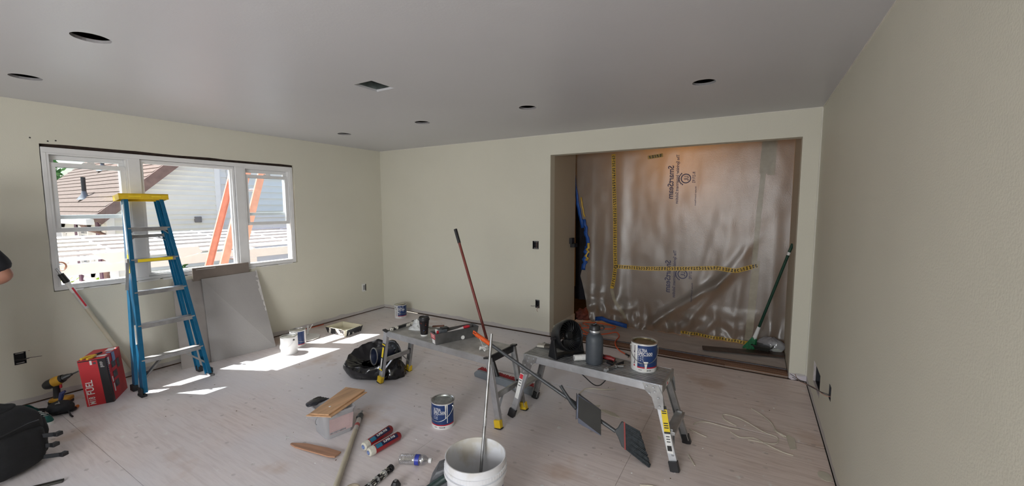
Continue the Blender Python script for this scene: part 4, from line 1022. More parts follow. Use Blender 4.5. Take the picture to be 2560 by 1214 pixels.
# ------------------------------------------------------------------ work benches
def bench(name, label, loc, rz, L, W, H, fx, fy, foot_mat, style):
    t = thing(name, label, 'work bench', loc, rz)
    hl, hw = L / 2, W / 2; th = .052
    ribs = 11 if style == 'B' else 16
    mb = MB(); n = ribs
    if style == 'A': mb.b2((-hl, -hw + .003, H - .02), (hl, hw - .003, H - .006))
    for k in range(n):
        y0 = -hw + .004 + (W - .008) * k / n; mb.b2((-hl + .004, y0, H - .009), (hl - .004, y0 + (W - .008) / n * (.64 if style == 'B' else .9), H))
    if style == 'B': MB().b2((-hl, -hw + .003, H - .02), (hl, hw - .003, H - .0085)).obj('deck_base', M('deck_dark', (.035, .033, .03), .8), t, smooth=0)  # dark base visible between the ribs
    mb.obj('deck', ALG if style == 'B' else M('dusty_deck', (.50, .49, .47), .5, .5, var=.25, scale=10, col2=None), t, smooth=0)
    for s in (-1, 1):
        mb = MB().b2((-hl, s * hw - .004, H - th), (hl, s * hw + .004, H - .001)).b2((-hl, s * (hw - .012) - .01, H - th), (hl, s * (hw - .012) + .01, H - th + .005))
        if style == 'A':
            for z in (.014, .026, .038): mb.b2((-hl, s * hw - .0055, H - z - .004), (hl, s * hw + .0055, H - z))
        mb.obj('side_rail', ALL_, t, smooth=0, bevel=.0015)
    for sx in (-1, 1):
        ec_ = MB().b2((sx * hl - .006, -hw - .005, H - th), (sx * hl + .008, hw + .005, H + .002)).obj('end_cap', BLK if style == 'A' else ALG, t, smooth=0, bevel=.002)
        if style == 'B' and sx > 0:
            MB().b2((hl + .0085, -.05, H - .04), (hl + .0095, .03, H - .014)).obj('sticker', STK_W, ec_, smooth=0); MB().b2((hl + .0095, -.04, H - .035), (hl + .0100, -.018, H - .020)).obj('logo', STK_R, ec_, smooth=0)
        for sy in (-1, 1):
            top_ = Vector((sx * (hl + .012 if style == 'A' else hl - .03), sy * (hw - .018), H - (.015 if style == 'A' else .05))); ft = Vector((sx * fx, sy * fy, .0)); d_ = (top_ - ft).normalized()
            if style == 'A': top_ = Vector((sx * (hl + .01), sy * (hw + .004), H - .004))
            leg = MB().channel(ft + d_ * .03, top_, .046, .026 * (-sy), .004, (1, 0, 0)).obj('leg', ALL_ if sy < 0 else ALG, t, smooth=0, bevel=.001)
            MB().beam(ft, ft + d_ * .062, .054, .034, (1, 0, 0)).obj('foot', foot_mat, leg, smooth=0, bevel=.003)
            if style == 'A': MB().beam(ft, ft + d_ * .008, .058, .038, (1, 0, 0)).obj('foot_pad', RUB, leg, smooth=0); MB().beam(top_, top_ + d_ * .012, .05, .032, (1, 0, 0)).obj('leg_cap', BLK, leg, smooth=0)
            if style == 'B':
                br = MB().prism([(0, -.005), (.085, -.005), (.075, -.05), (.04, -.085), (.03, -.15), (-.022, -.15), (-.03, -.06), (-.012, -.002)], lambda u, v, d, sx=sx, sy=sy: (sx * (hl - .05 - u + (-.08 - v) * .12 * -1 * 0 + .055 * 0) + sx * (-v) * .19 + sx * .022, sy * (hw + .005 + d + (-v) * .04), H + v), .004).obj('hinge_plate', STL, t, smooth=0)
                for ru, rv in ((.06, -.02), (.02, -.02), (.05, -.06), (.0, -.08), (.0, -.13), (.015, -.045)):
                    px = sx * (hl - .05 - ru) + sx * (-rv) * .19 + sx * .022; pz = H + rv; py = sy * (hw + .009 + (-rv) * .04)
                    MB().cyl((px, py, pz), (px, py + sy * .004, pz), .007, .005, n=10).obj('rivet', ALL_, br)
        def at_(z, sy):
            top_ = Vector((sx * hl, sy * hw, H)); ft = Vector((sx * fx, sy * fy, 0)); return ft + (top_ - ft) * (z / H)
        zc = .215
        ins = 0.0 if style == 'A' else .055
        cb = MB().beam(at_(zc, -1) * (1 - ins) + at_(zc, 1) * ins, at_(zc, 1) * (1 - ins) + at_(zc, -1) * ins, .036 if style == 'A' else .022, .022 if style == 'A' else .058, (0, 0, 1)).obj('cross_bar', ALG, t, smooth=0, bevel=.002)
        a_, b_ = at_(zc, 1), at_(zc, -1)
        MB().beam(a_ * .35 + b_ * .65 + Vector((0, 0, -.01)), at_(.09, -1), .016, .006, (1, 0, 0)).obj('brace', ALL_, t, smooth=0)
        if style == 'A': MB().beam(a_ * .65 + b_ * .35 + Vector((0, 0, -.01)), at_(.09, 1), .016, .006, (1, 0, 0)).obj('brace', ALG, t, smooth=0)
        for sy in (-1, 1):
            q1 = at_(zc, sy) * (1 - ins) + at_(zc, -sy) * ins; MB().box((q1.x, q1.y - sy * .018, q1.z), (.03, .022, .045)).obj('bar_socket', BLK if style == 'A' else ALG, t, smooth=0, bevel=.002)
    def stick(sx, sy, z0_, z1_, w_, mat, o=.0, parent=t):
        top_ = Vector((sx * hl, sy * hw, H)); ft = Vector((sx * fx, sy * fy, 0)); f_ = lambda z: ft + (top_ - ft) * (z / H) + Vector((-sx * .012 if style == 'B' else sx * .006, sy * (.0035 + o + (.004 if style == 'A' else -.0165 * (z / H))), 0))
        return MB().beam(f_(z0_), f_(z1_), w_, .0016, (1, 0, 0)).obj('sticker', mat, parent, smooth=0)
    return t, stick
bA, stA = bench('work_bench', 'dusty aluminium work bench with yellow feet, on the left', (-2.182, 2.588, 0), math.radians(-4.3), 1.13, .325, .50, .676, .168, YEL, 'A')
stA(-1, -1, .12, .38, .036, BLK); stA(-1, -1, .25, .345, .020, STK_Y, .001); stA(-1, -1, .365, .375, .040, STK_Y, .001); stA(-1, -1, .125, .137, .040, STK_Y, .001); stA(-1, -1, .14, .24, .012, STK_W, .001)
bB, stB = bench('work_bench', 'ribbed aluminium work bench with black feet, on the right', (-.930, 2.714, 0), math.radians(-2.9), .985, .303, .503, .596, .180, BLK, 'B')
stB(-1, -1, .15, .345, .032, STK_W); stB(-1, -1, .305, .34, .028, STK_R, .001)
mk = MB()
lb = stB(1, -1, .215, .375, .036, STK_Y); stB(1, -1, .355, .375, .036, BLK, .001); stB(1, -1, .215, .225, .036, BLK, .001); stB(1, -1, .10, .212, .036, STK_W); stB(1, -1, .115, .145, .026, BLK, .001)
for z in (.245, .258, .271, .33, .342): stB(1, -1, z, z + .006, .026, BLK, .001)
for z in (.165, .18, .195, .25, .27, .29): stB(-1 if z > .24 else 1, -1, z, z + .005, .022, BLK, .001)
HB = .503
# ------------------------------------------------------------------ on the left bench
cu = thing('coffee_cup', 'black paper coffee cup with lid on the left bench', 'cup', (-2.385, 2.545, .5))
MB().lathe([(.001, 0), (.030, 0), (.031, .012), (.0312, .012)], 26).obj('white_base', STK_W, cu)
CUPB = M('cup_black', (.012, .010, .012), .4, var=.2)
cb_ = MB().lathe([(.0312, .012), (.043, .135), (.0445, .137)], 28).obj('sleeve', CUPB, cu)
MB().lathe([(.0445, .133), (.0475, .136), (.0475, .146), (.044, .150), (.0425, .160), (.040, .162), (.038, .156), (.001, .156)], 28).obj('cup_lid', BLK, cu)
cols = [M('cup_red', (.16, .03, .02), .5), M('cup_blue', (.03, .06, .17), .5), M('cup_tan', (.18, .09, .04), .5)]
random.seed(5)
for i in range(14):
    a = fc(-2.385, 2.545) + random.uniform(-1.3, 1.3); z = random.uniform(.03, .12); r = .0312 + (z - .012) / .123 * .0118 + .0006
    n = 8; s_ = random.uniform(.003, .0055)
    MB().add([(r * math.cos(a + s_ * math.cos(2 * PI * k / n) / r), r * math.sin(a + s_ * math.cos(2 * PI * k / n) / r), z + s_ * math.sin(2 * PI * k / n)) for k in range(n)], [tuple(range(n))]).obj('printed_motif', cols[i % 3], cb_, smooth=0)
# crumpled white rag
def rag(u, v):
    th = 2 * PI * u; r = v; z = .004 + .038 * (1 - r) * (1 + .8 * noise.noise((math.cos(th) * 2, math.sin(th) * 2, r * 3))) + .012 * abs(noise.noise((math.cos(th) * r * 6, math.sin(th) * r * 6, 1)))
    if .25 < u < .42: z += .05 * math.exp(-((r - .55) / .25) ** 2)
    k = 1 + .18 * noise.noise((math.cos(th) * 2, math.sin(th) * 2, 9))
    return (math.cos(th) * r * .10 * k, math.sin(th) * r * .062 * k, max(.001, z * (1 - r ** 6 * .9)))
tag(MB().grid(48, 14, rag, True).obj('rag', M('white_cloth', (.66, .67, .66), .9, var=.06, scale=12, bump=.3), smooth=180, loc=(-2.555, 2.655, .501), rot=(0, 0, .3)), 'crumpled white rag on the left bench beside the coffee cup', 'rag')
# long dark sanding pole and a scraper across the back
def onA(x, y, z=.5):  # bench A local -> world
    a = math.radians(-4.3); return (-2.182 + x * math.cos(a) - y * math.sin(a), 2.588 + x * math.sin(a) + y * math.cos(a), z)
lv = thing('pry_bar', 'long paint-spattered dark bar along the left end of the left bench', 'bar', onA(-.52, .02, .506), math.radians(84))
SPT = TSP
MB().box((-.02, 0, .012), (.30, .026, .024)).obj('bar', SPT, lv, smooth=0, bevel=.003); MB().box((.19, 0, .016), (.14, .05, .010)).obj('blade', BLK, lv, smooth=0, bevel=.002)
kn = thing('putty_knife', 'putty knife with brown wooden handle on the back of the left bench', 'putty knife', onA(-.30, .135, .513), math.radians(20))
MB().beam((0, 0, 0), (.11, 0, .012), .022, .014, (0, 1, 0)).obj('handle', M('brown_wood_handle', (.16, .07, .045), .6), kn, smooth=0, bevel=.003); MB().prism([(0, -.01), (0, .01), (-.08, .032), (-.08, -.032)], lambda u, v, d: (u, v, d - .004), .0015).obj('blade', STL, kn, smooth=0)
# mud pan full of tools
mp_ = thing('mud_pan', 'grey metal mud pan holding tools on the left bench', 'mud pan', (-2.085, 2.585, .5), math.radians(66))
PANM = M('mud_pan_steel', (.20, .20, .20), .42, .75, var=.2, scale=12)
hl, wt, wb, hp = .185, .054, .036, .095
mb = MB()
for k_, o in ((1, 0), (-1, .0025)):
    T = [(-hl - .012, -wt + o, hp), (hl + .012, -wt + o, hp), (hl + .012, wt - o, hp), (-hl - .012, wt - o, hp)]; Bm = [(-hl + o, -wb + o, .001 + o), (hl - o, -wb + o, .001 + o), (hl - o, wb - o, .001 + o), (-hl + o, wb - o, .001 + o)]
    mb.add(T + Bm, [(0, 1, 5, 4), (1, 2, 6, 5), (2, 3, 7, 6), (3, 0, 4, 7), (4, 5, 6, 7)])
mb.obj('pan', PANM, mp_, smooth=0)
ef = lambda u, v, o: (-hl - .012 * (v / hp) - o, u, v)
mb = MB(); mb.add([ef(-.036, .045, .001), ef(.036, .045, .001), ef(.042, .085, .001), ef(-.042, .085, .001)], [(0, 1, 2, 3)]); lb_ = mb.obj('red_label', STK_R, mp_, smooth=0)
mb = MB(); mb.add([ef(-.024, .006, .001), ef(.024, .006, .001), ef(.026, .04, .001), ef(-.026, .04, .001)], [(0, 1, 2, 3)])
for z in (.055, .066, .076): mb.add([ef(-.03, z, .0016), ef(.03, z + .002, .0016), ef(.03, z + .006, .0016), ef(-.03, z + .004, .0016)], [(0, 1, 2, 3)])
mb.obj('white_label', STK_W, mp_, smooth=0)
MB().lathe([(.001, 0), (.016, 0), (.016, .004), (.001, .004)], 14, Matrix.Translation((.05, -.043, .022)) @ Matrix.Rotation(PI / 2, 4, 'X')).obj('dried_compound', STK_W, mp_)
tb = thing('battery_pack', 'grey and black tool battery resting in the mud pan', 'battery', (-2.155, 2.475, .548), math.radians(66))
MB().box((.02, .0, .03), (.075, .065, .06)).obj('case', M('battery_grey', (.10, .11, .12), .5, var=.3, scale=30), tb, smooth=0, bevel=.008); MB().box((-.022, .008, .03), (.012, .03, .058)).obj('label', STK_W, tb, smooth=0, bevel=.002); MB().box((-.025, -.02, .03), (.012, .014, .05)).obj('red_stripe', STK_R, tb, smooth=0); MB().box((.045, 0, .062), (.06, .05, .014)).obj('rails', BLK, tb, smooth=0, bevel=.003)
br_ = thing('paintbrush', 'paintbrush with red and white handle lying in the mud pan', 'paintbrush', (-2.075, 2.61, .575), math.radians(66))
MB().tube([(-.10, 0, -.01), (-.04, 0, 0), (0, 0, .004), (.05, .0, .01), (.085, 0, .014)], [.018, .012, .011, .013, .015]).obj('handle', M('brush_white', (.7, .66, .64), .5), br_); MB().tube([(.05, .0, .0105), (.085, 0, .0145), (.11, 0, .016)], [.0135, .0155, .010]).obj('handle_tip', STK_R, br_); MB().box((-.13, 0, -.015), (.07, .05, .016)).obj('bristles', M('bristle_dark', (.05, .035, .03), .9, var=.4), br_, smooth=0)
# tangle of white string
random.seed(9); mb = MB()
for k in range(7):
    mb.tube([(.026 * math.cos(a * .7 + k) * (1 + .3 * random.random()), .022 * math.sin(a * .9 + k * 2) * (1 + .3 * random.random()), .016 + .014 * math.sin(a * 1.3 + k)) for a in range(9)], .0028, n=5)
mb.tube([(-.005, .0, .025), (-.008, -.012, .05), (-.006, -.03, .075), (-.012, -.04, .10)], .002, n=5)
tag(mb.obj('string_tangle', STK_W, loc=(-1.735, 2.50, .502)), 'small tangle of white string on the right end of the left bench', 'string')
# ------------------------------------------------------------------ on the right bench
fn = thing('fan', 'black round table fan on the right bench', 'fan', (-1.150, 2.725, HB), math.radians(-27))
FANB = M('fan_black', (.006, .0065, .008), .42, var=.15)
ax = Matrix.Translation((0, 0, .145)) @ Matrix.Rotation(PI / 2 - .30, 4, 'Y')
R_ = .112
MB().lathe([(.04, -.085), (.085, -.080), (.102, -.05), (R_, .0), (R_ + .003, .035), (R_, .05), (R_ - .007, .052), (R_ - .012, .045), (R_ - .012, .0)], 40, ax).obj('housing', FANB, fn)
for k in range(26):
    a = 2 * PI * k / 26; pts = []
    for j in range(6): r = .032 + j / 5 * (.102 - .032); aa = a + .55 * (j / 5) ** 1.4; pts.append(tuple(ax @ Vector((r * math.cos(aa), r * math.sin(aa), .047 - .02 * (1 - j / 5)))))
    MB().tube(pts, .0019, n=5, caps=False).obj('grille_vane', FANB, fn)
MB().lathe([(.001, .040), (.026, .038), (.034, .028), (.034, .02)], 22, ax).obj('hub_cap', FANB, fn)
for k in range(3):
    a = 2 * PI * k / 3
    MB().grid(6, 8, lambda u, v, a=a: tuple(ax @ Vector(((.03 + .068 * v) * math.cos(a + (u - .5) * 1.2 + .3 * v), (.03 + .068 * v) * math.sin(a + (u - .5) * 1.2 + .3 * v), -.005 + .03 * (u - .5))))).obj('blade', BLK, fn)
mb = MB()
for k in range(16):
    a = 2 * PI * k / 16; mb.tube([tuple(ax @ Vector((r * math.cos(a), r * math.sin(a), z))) for r, z in ((.035, -.088), (.07, -.086), (.095, -.068))], .002, n=5)
mb.obj('rear_grille', FANB, fn)
for s in (-1, 1):
    MB().prism([(-.05, 0), (.045, 0), (.022, .10), (.014, .15), (-.014, .15), (-.028, .09)], lambda u, v, d, s=s: (u, s * (R_ + .006) + s * d, v), .016).obj('stand_arm', FANB, fn, smooth=0, bevel=.004)
    MB().cyl((0, s * (R_ - .004), .145), (0, s * (R_ + .028), .145), .016, n=16).obj('pivot_knob', BLK, fn)
MB().prism([(-.05, -.13), (.045, -.13), (.03, -.05), (.045, 0), (.03, .05), (.045, .13), (-.05, .13), (-.03, 0)], lambda u, v, d: (u, v, d), .018).obj('base', FANB, fn, smooth=0, bevel=.004)
fb = thing('flask', 'dark grey insulated flask with black lid on the right bench', 'bottle', (-.920, 2.672, HB), math.radians(20))
FLK = M('flask_coating', (.052, .062, .075), .5, var=.08, scale=60, bump=.08, bscale=300)
MB().lathe([(.001, 0), (.050, 0), (.057, .006), (.0595, .014), (.0595, .165), (.056, .19), (.046, .206), (.036, .214), (.0345, .224)], 36).obj('body', FLK, fb); MB().lathe([(.0348, .222), (.036, .224), (.036, .236), (.0345, .238)], 30).obj('steel_neck', ALL_, fb)
lid_ = MB().lathe([(.036, .238), (.038, .240), (.037, .262), (.030, .272), (.015, .275), (.001, .275)], 30).obj('lid', BLK, fb)
MB().tube([(.034, 0, .265), (.055, 0, .268), (.064, 0, .256), (.056, 0, .243), (.036, 0, .244)], .006).obj('carry_loop', BLK, lid_); MB().cyl((-.015, 0, .27), (.012, 0, .286), .007, n=10).obj('straw_spout', BLK, lid_)
ck = thing('utility_knife', 'red folding utility knife behind the grey flask', 'utility knife', (-.885, 2.76, HB + .012), math.radians(4))
MB().tube([(-.10, .015, .0), (-.05, .005, .008), (.0, 0, .012), (.05, -.005, .012), (.085, -.01, .006)], [.014, .018, .017, .018, .014], n=10).obj('handle', M('knife_red', (.20, .015, .015), .4), ck); MB().beam((-.02, .0, .018), (.075, -.012, .0), .03, .022, (0, 0, 1)).obj('grip', BLK, ck, smooth=0, bevel=.004); MB().tube([(.09, -.012, .0), (.10, -.015, -.004), (.085, -.02, -.008)], .004).obj('wire_tail', BLK, ck)
rc = thing('mini_roller', 'white fluffy mini roller on the right bench between fan and flask', 'roller', (-1.030, 2.655, HB + .022), math.radians(28))
MB().cyl((-.03, 0, 0), (.06, 0.02, 0), .021, n=18).obj('nap', M('roller_nap', (.72, .72, .70), .95, var=.08, scale=60, bump=.5), rc); MB().cyl((-.032, -.001, 0), (-.0295, 0, 0), .0115, n=14).obj('core', M('core_grey', (.35, .35, .35), .7), rc)
wb_ = thing('wall_brush', 'flat paintbrush lying on the left end of the right bench', 'paintbrush', (-1.36, 2.79, HB + .002), math.radians(15))
MB().box((-.03, 0, .010), (.06, .055, .018)).obj('bristles', M('bristle_white', (.52, .49, .43), .9, var=.2, scale=50), wb_, smooth=0, bevel=.004); MB().box((.02, 0, .010), (.045, .058, .014)).obj('ferrule', M('ferrule_dark', (.06, .05, .04), .5, .4), wb_, smooth=0, bevel=.002); MB().tube([(.04, 0, .010), (.08, 0, .011), (.13, 0, .011)], [.018, .011, .009]).obj('handle', BLK, wb_)
mt = thing('multi_tool', 'open folding pliers tool near the front edge of the right bench', 'pliers', (-.765, 2.665, HB + .003), math.radians(40))
for s in (-1, 1):
    MB().beam((0, 0, .01), (-.075 if s < 0 else -.03, -.035 if s < 0 else .08, .010), .018, .014, (0, 0, 1)).obj('handle', BLK if s > 0 else STL, mt, smooth=0, bevel=.003)
    MB().prism([(0, 0), (.05, s * .014), (.058, s * .003), (.02, -s * .004)], lambda u, v, d: (u, v, .004 + d), .012).obj('jaw', STL, mt, smooth=0, bevel=.001)
MB().cyl((-.075, -.035, .004), (-.095, -.046, .004), .013, n=12).obj('handle_end', ALL_, mt); MB().cyl((0, 0, .002), (0, 0, .02), .012, n=12).obj('pivot', STL, mt); MB().beam((0, .0, .016), (.08, .05, .012), .02, .003, (0, 0, 1)).obj('blade', BLK, mt, smooth=0)
# fan cord hanging below the bench
tag(MB().tube(smooth_path([(-1.155, 2.845, .485), (-1.135, 2.85, .41), (-1.11, 2.855, .35), (-1.05, 2.86, .30), (-.99, 2.86, .262), (-.945, 2.86, .262), (-.905, 2.86, .30), (-.86, 2.855, .37), (-.82, 2.85, .42), (-.80, 2.848, .485)]), .004, n=6).obj('black_cable', BLK), 'thin black power cord looping below the right bench', 'cord')
# ------------------------------------------------------------------ red push broom leaning against the left bench
RB0, RB1 = Vector((-1.905, 2.975, .075)), Vector((-2.44, 3.02, 1.378))
rbm = thing('push_broom', 'push broom with long red handle and grey head on the floor', 'broom', (-1.86, 2.99, 0), math.radians(-7))
REDH = M('red_handle', (.19, .030, .022), .45, var=.15, scale=10); GRYP = M('grey_broom_head', (.17, .19, .21), .5, var=.10)
def rl(p):
    a = math.radians(7); x, y, z = p[0] + 1.83 + .0, p[1] - 2.94, p[2]; return (x * math.cos(a) - y * math.sin(a), x * math.sin(a) + y * math.cos(a), z)
RBt = Vector((-2.445, 3.05, 1.378)); RBb = Vector((-1.905, 2.945, .07)); dd = RBt - RBb
MB().cyl(rl(RBb + dd * .10), rl(RBb + dd * .915), .0125, n=14).obj('handle', REDH, rbm); MB().cyl(rl(RBb + dd * .90), rl(RBt), .0155, .0165, n=14).obj('grip', BLK, rbm); MB().cyl(rl(RBb), rl(RBb + dd * .11), .02, .0165, n=14).obj('socket', BLK, rbm)
MB().prism([(-.345, -.035), (.305, -.035), (.345, 0), (.305, .035), (-.31, .035), (-.352, .0)], lambda u, v, d: (u, d - .02, v + .036), .036).obj('head', GRYP, rbm, smooth=0, bevel=.008)
random.seed(4); mb = MB()
for i in range(64):
    for j in range(4):
        x = -.33 + .66 * i / 63; y = -.03 + .02 * j; mb.beam((x, .014, .036 + y * .9), (x + random.uniform(-.006, .006), .070 + random.uniform(-.005, .005), .038 + y * 1.0), .006, .006)
o = mb.obj('bristles', M('red_bristle', (.34, .022, .028), .7, var=.3), rbm, smooth=0); o['kind'] = 'stuff'
# ------------------------------------------------------------------ grey angle broom with clip-on dustpan, lying across the benches
T0, T1 = Vector((-1.800, 2.475, .628)), Vector((-.712, 2.508, .145))
ab = thing('angle_broom', 'grey broom with orange handle tip propped on the left bench', 'broom', (-.64, 2.53, 0))
al = lambda p: tuple(Vector(p) - Vector((-.64, 2.53, 0)))
dv = (T1 - T0)
GH = M('grey_handle', (.085, .09, .095), .38, .3, var=.08); GRD_ = M('dark_grey_plastic', (.045, .05, .055), .45, var=.10)
MB().cyl(al(T0 + dv * .10), al(T1), .0125, n=16).obj('handle', GH, ab); MB().cyl(al(T0 + dv * .01), al(T0 + dv * .125), .016, .0165, n=16).obj('orange_grip', M('orange_plastic', (.72, .10, .012), .42, var=.05), ab); MB().tube([al(T0 + dv * .012 + Vector((0, 0, .012))), al(T0 - dv * .012 + Vector((0, 0, .012))), al(T0 - dv * .016 + Vector((0, 0, -.006))), al(T0 + dv * .01 + Vector((0, 0, -.010)))], .006).obj('hang_loop', MATS['orange_plastic'], ab)
# head: long axis runs down and towards the camera side
hx = dv.normalized(); hn = Vector((.1, -.8, .55)); hn = (hn - hx * hn.dot(hx)).normalized(); hp_ = hn.cross(hx); hp_ = hp_ if hp_.z < 0 else -hp_
ha = (hp_ * .87 + hx * .5).normalized()                                     # the head is set at an angle to the handle
HC = T1 + hx * .045 - ha * .012
mp2 = lambda u, v, d: al(HC + ha * u + hx * v + hn * d)
MB().prism([(-.076, .0), (-.02, -.03), (.012, -.055), (.035, -.03), (.076, -.004), (.078, .02), (-.078, .02)], lambda u, v, d: mp2(u, v, d - .018), .036).obj('head', GRD_, ab, smooth=0, bevel=.006)
MB().prism([(-.079, .014), (.081, .014), (.081, .024), (-.079, .024)], lambda u, v, d: mp2(u, v, d - .0195), .039).obj('red_trim', M('trim_red', (.30, .035, .03), .5), ab, smooth=0)
random.seed(14); mb = MB()
for i in range(60):
    for j in range(4):
        u = -.074 + .148 * i / 59; d_ = -.014 + .0095 * j; L = .105 + .07 * (i / 59) + random.uniform(-.008, .004)
        a = HC + ha * u + hx * .022 + hn * d_; b = HC + ha * (u * 1.15 + random.uniform(-.004, .004)) + hx * (.022 + L) + hn * (d_ * 1.5 + random.uniform(-.003, .003))
        if b.z < .003: b = a + (b - a) * ((a.z - .003) / max(1e-4, a.z - b.z))
        mb.beam(al(a), al(b), .0038, .0038)
o = mb.obj('bristles', M('charcoal_bristle', (.035, .042, .048), .6, var=.5, scale=60), ab, smooth=0); o['kind'] = 'stuff'
dp = thing('dustpan', 'dark grey dustpan clipped upside down on the grey broom handle', 'dustpan', tuple(T0 + dv * .84))
dl = lambda a, u, n_: tuple(hx * a + ha * u + hn2 * n_)
hn2 = hn
PW0, PW1, PL_ = .048, .084, .17
OFF = .016
mb = MB()
fl = [(-PL_ * .5, -PW0 - .01), (PL_ * .5, -PW1 + .02), (PL_ * .5, PW1), (-PL_ * .5, PW0 + .03)]
mb.add([dl(a, u, OFF + .060 - .030 * (a + .1) / .2) for a, u in fl] + [dl(a, u, OFF + .056 - .030 * (a + .1) / .2) for a, u in fl], [(0, 1, 2, 3), (7, 6, 5, 4), (0, 4, 5, 1), (1, 5, 6, 2), (2, 6, 7, 3), (3, 7, 4, 0)])
mb.obj('pan_floor', M('dustpan_dark', (.030, .029, .027), .6, var=.15), dp, smooth=0, bevel=.004)
mb = MB()
for u0, u1, a0, a1 in ((PW0 + .03, PW1, -PL_ * .5, PL_ * .5),):
    for k_ in (0, .004): pass
    mb.add([dl(a0, u0, OFF + .060), dl(a1, u1, OFF + .030), dl(a1, u1 + .004, OFF + .020), dl(a0, u0 + .03, OFF + .008), dl(a0, u0 - .004, OFF + .056), dl(a1, u1 - .004, OFF + .026), dl(a1, u1, OFF + .016), dl(a0, u0 + .026, OFF + .008)], [(0, 1, 2, 3), (4, 7, 6, 5), (0, 4, 5, 1), (3, 2, 6, 7), (1, 5, 6, 2), (0, 3, 7, 4)])
    mb.add([dl(a0, -PW0 - .01, OFF + .060), dl(a0, u0, OFF + .060), dl(a0 - .02, u0 + .02, OFF + .006), dl(a0 - .02, -PW0 - .02, OFF + .006)], [(0, 1, 2, 3)])
    mb.add([dl(a0, -PW0 - .01, OFF + .060), dl(a1, -PW1 + .02, OFF + .030), dl(a1, -PW1 + .016, OFF + .02), dl(a0, -PW0 - .03, OFF + .006)], [(0, 1, 2, 3)])
o = mb.obj('pan_wall', M('dustpan_grey', (.17, .19, .25), .3, var=.06), dp, smooth=30); m_ = o.modifiers.new('thick', 'SOLIDIFY'); m_.thickness = .0025
MB().tube([dl(-.10, .03, OFF + .03), dl(-.135, .015, OFF + .02), dl(-.17, -.006, OFF + .018), dl(-.205, -.03, OFF + .034), dl(-.225, -.045, OFF + .04)], [.012, .014, .011, .010, .011], n=10).obj('pan_handle', GRD_, dp)
# ------------------------------------------------------------------ five gallon bucket with a mixing rod
bk = thing('bucket', 'white five gallon paint bucket with scraped rim at the bottom edge', 'bucket', (-1.142, 1.563, 0), fc(-1.142, 1.563))
def bucket_mat():
    m = M('bucket_plastic', (.74, .75, .78), .38, var=.03); nt = m.node_tree; b = nt.nodes['Principled BSDF']; base = b.inputs['Base Color'].links[0].from_socket
    tc = nt.nodes.new('ShaderNodeTexCoord'); c = mix_over(nt, base, (.55, .50, .40), ramp(nt, nz(nt, tc.outputs['Object'], 5, 5), .48, .60, 0, .75)); nt.links.new(c, b.inputs['Base Color']); return m
BKM = bucket_mat(); BRr = .150
MB().lathe([(.001, .0), (.128, 0), (.132, .006), (.143, .285), (.156, .290), (.156, .305), (.1475, .306), (.1475, .312), (.154, .314), (.154, .332), (.149, .334), (.149, .366), (.1505, .370), (.146, .370), (.1445, .366), (.139, .29), (.127, .012), (.001, .012)], 56).obj('pail', BKM, bk)
MB().lathe([(.001, .10), (.1295, .10)], 40).obj('paint', M('paint_grey_beige', (.50, .47, .38), .2, var=.08, scale=6), bk)
mb = MB()
for k in range(64):
    a = 2 * PI * k / 64; mb.box((.1515, 0, .3225), (.006, .0022, .022), Matrix.Rotation(a, 4, 'Z'))
mb.obj('rim_ribs', BKM, bk, smooth=0)
def bl_(o, z0, z1, a0, a1):
    R0 = lambda z: .132 + (z - .006) / .279 * .011 + o
    return MB().lathe([(R0(z0), z0), (R0(z0) + .0006, z0), (R0(z1) + .0006, z1), (R0(z1), z1)], 24, None, a0, a1)
bl_(.0006, .02, .235, -1.15, -.35).obj('blue_label', M('bucket_label_blue', (.02, .03, .16), .35, var=.1), bk); bl_(.0006, .02, .235, .35, 1.25).obj('blue_label', MATS['bucket_label_blue'], bk)
mb = MB(); mpb = lambda u, v: ((.1445) * math.cos(u / .1435), (.1445) * math.sin(u / .1435), v)
lettering(mb, 'ULTRA', .05, mpb, .058, .16, fit=.10); lettering(mb, 'SPEC', .05, mpb, .058, .115, fit=.09); mb.obj('label_lettering', LWHT, bk, smooth=0)
MB().tube([(.150 * math.cos(a), .150 * math.sin(a), z) for a, z in ((.62, .262), (.60, .245), (.52, .215), (.40, .19), (.25, .17), (.05, .155), (-.2, .152), (-.45, .165))], .0022, n=6).obj('bail_wire', STL, bk)
MB().box((.150, .02, .262), (.006, .05, .03)).obj('handle_boss', BKM, bk, smooth=0, bevel=.003)
rod = thing('mixing_rod', 'grey metal stirring rod standing in the white bucket', 'rod', (-1.152, 1.60, .105))
MB().tube([(0, 0, 0), (-.028, .10, .34), (-.052, .178, .60), (-.07, .235, .79)], [.0085, .0085, .008, .0075], n=12).obj('shaft', STL, rod); MB().tube([(-.028, .10, .335), (-.031, .112, .375)], [.0098, .0095], n=12).obj('ferrule', ALL_, rod); MB().box((.0, 0, -.0), (.05, .012, .004)).obj('paddle', STL, rod, smooth=0)
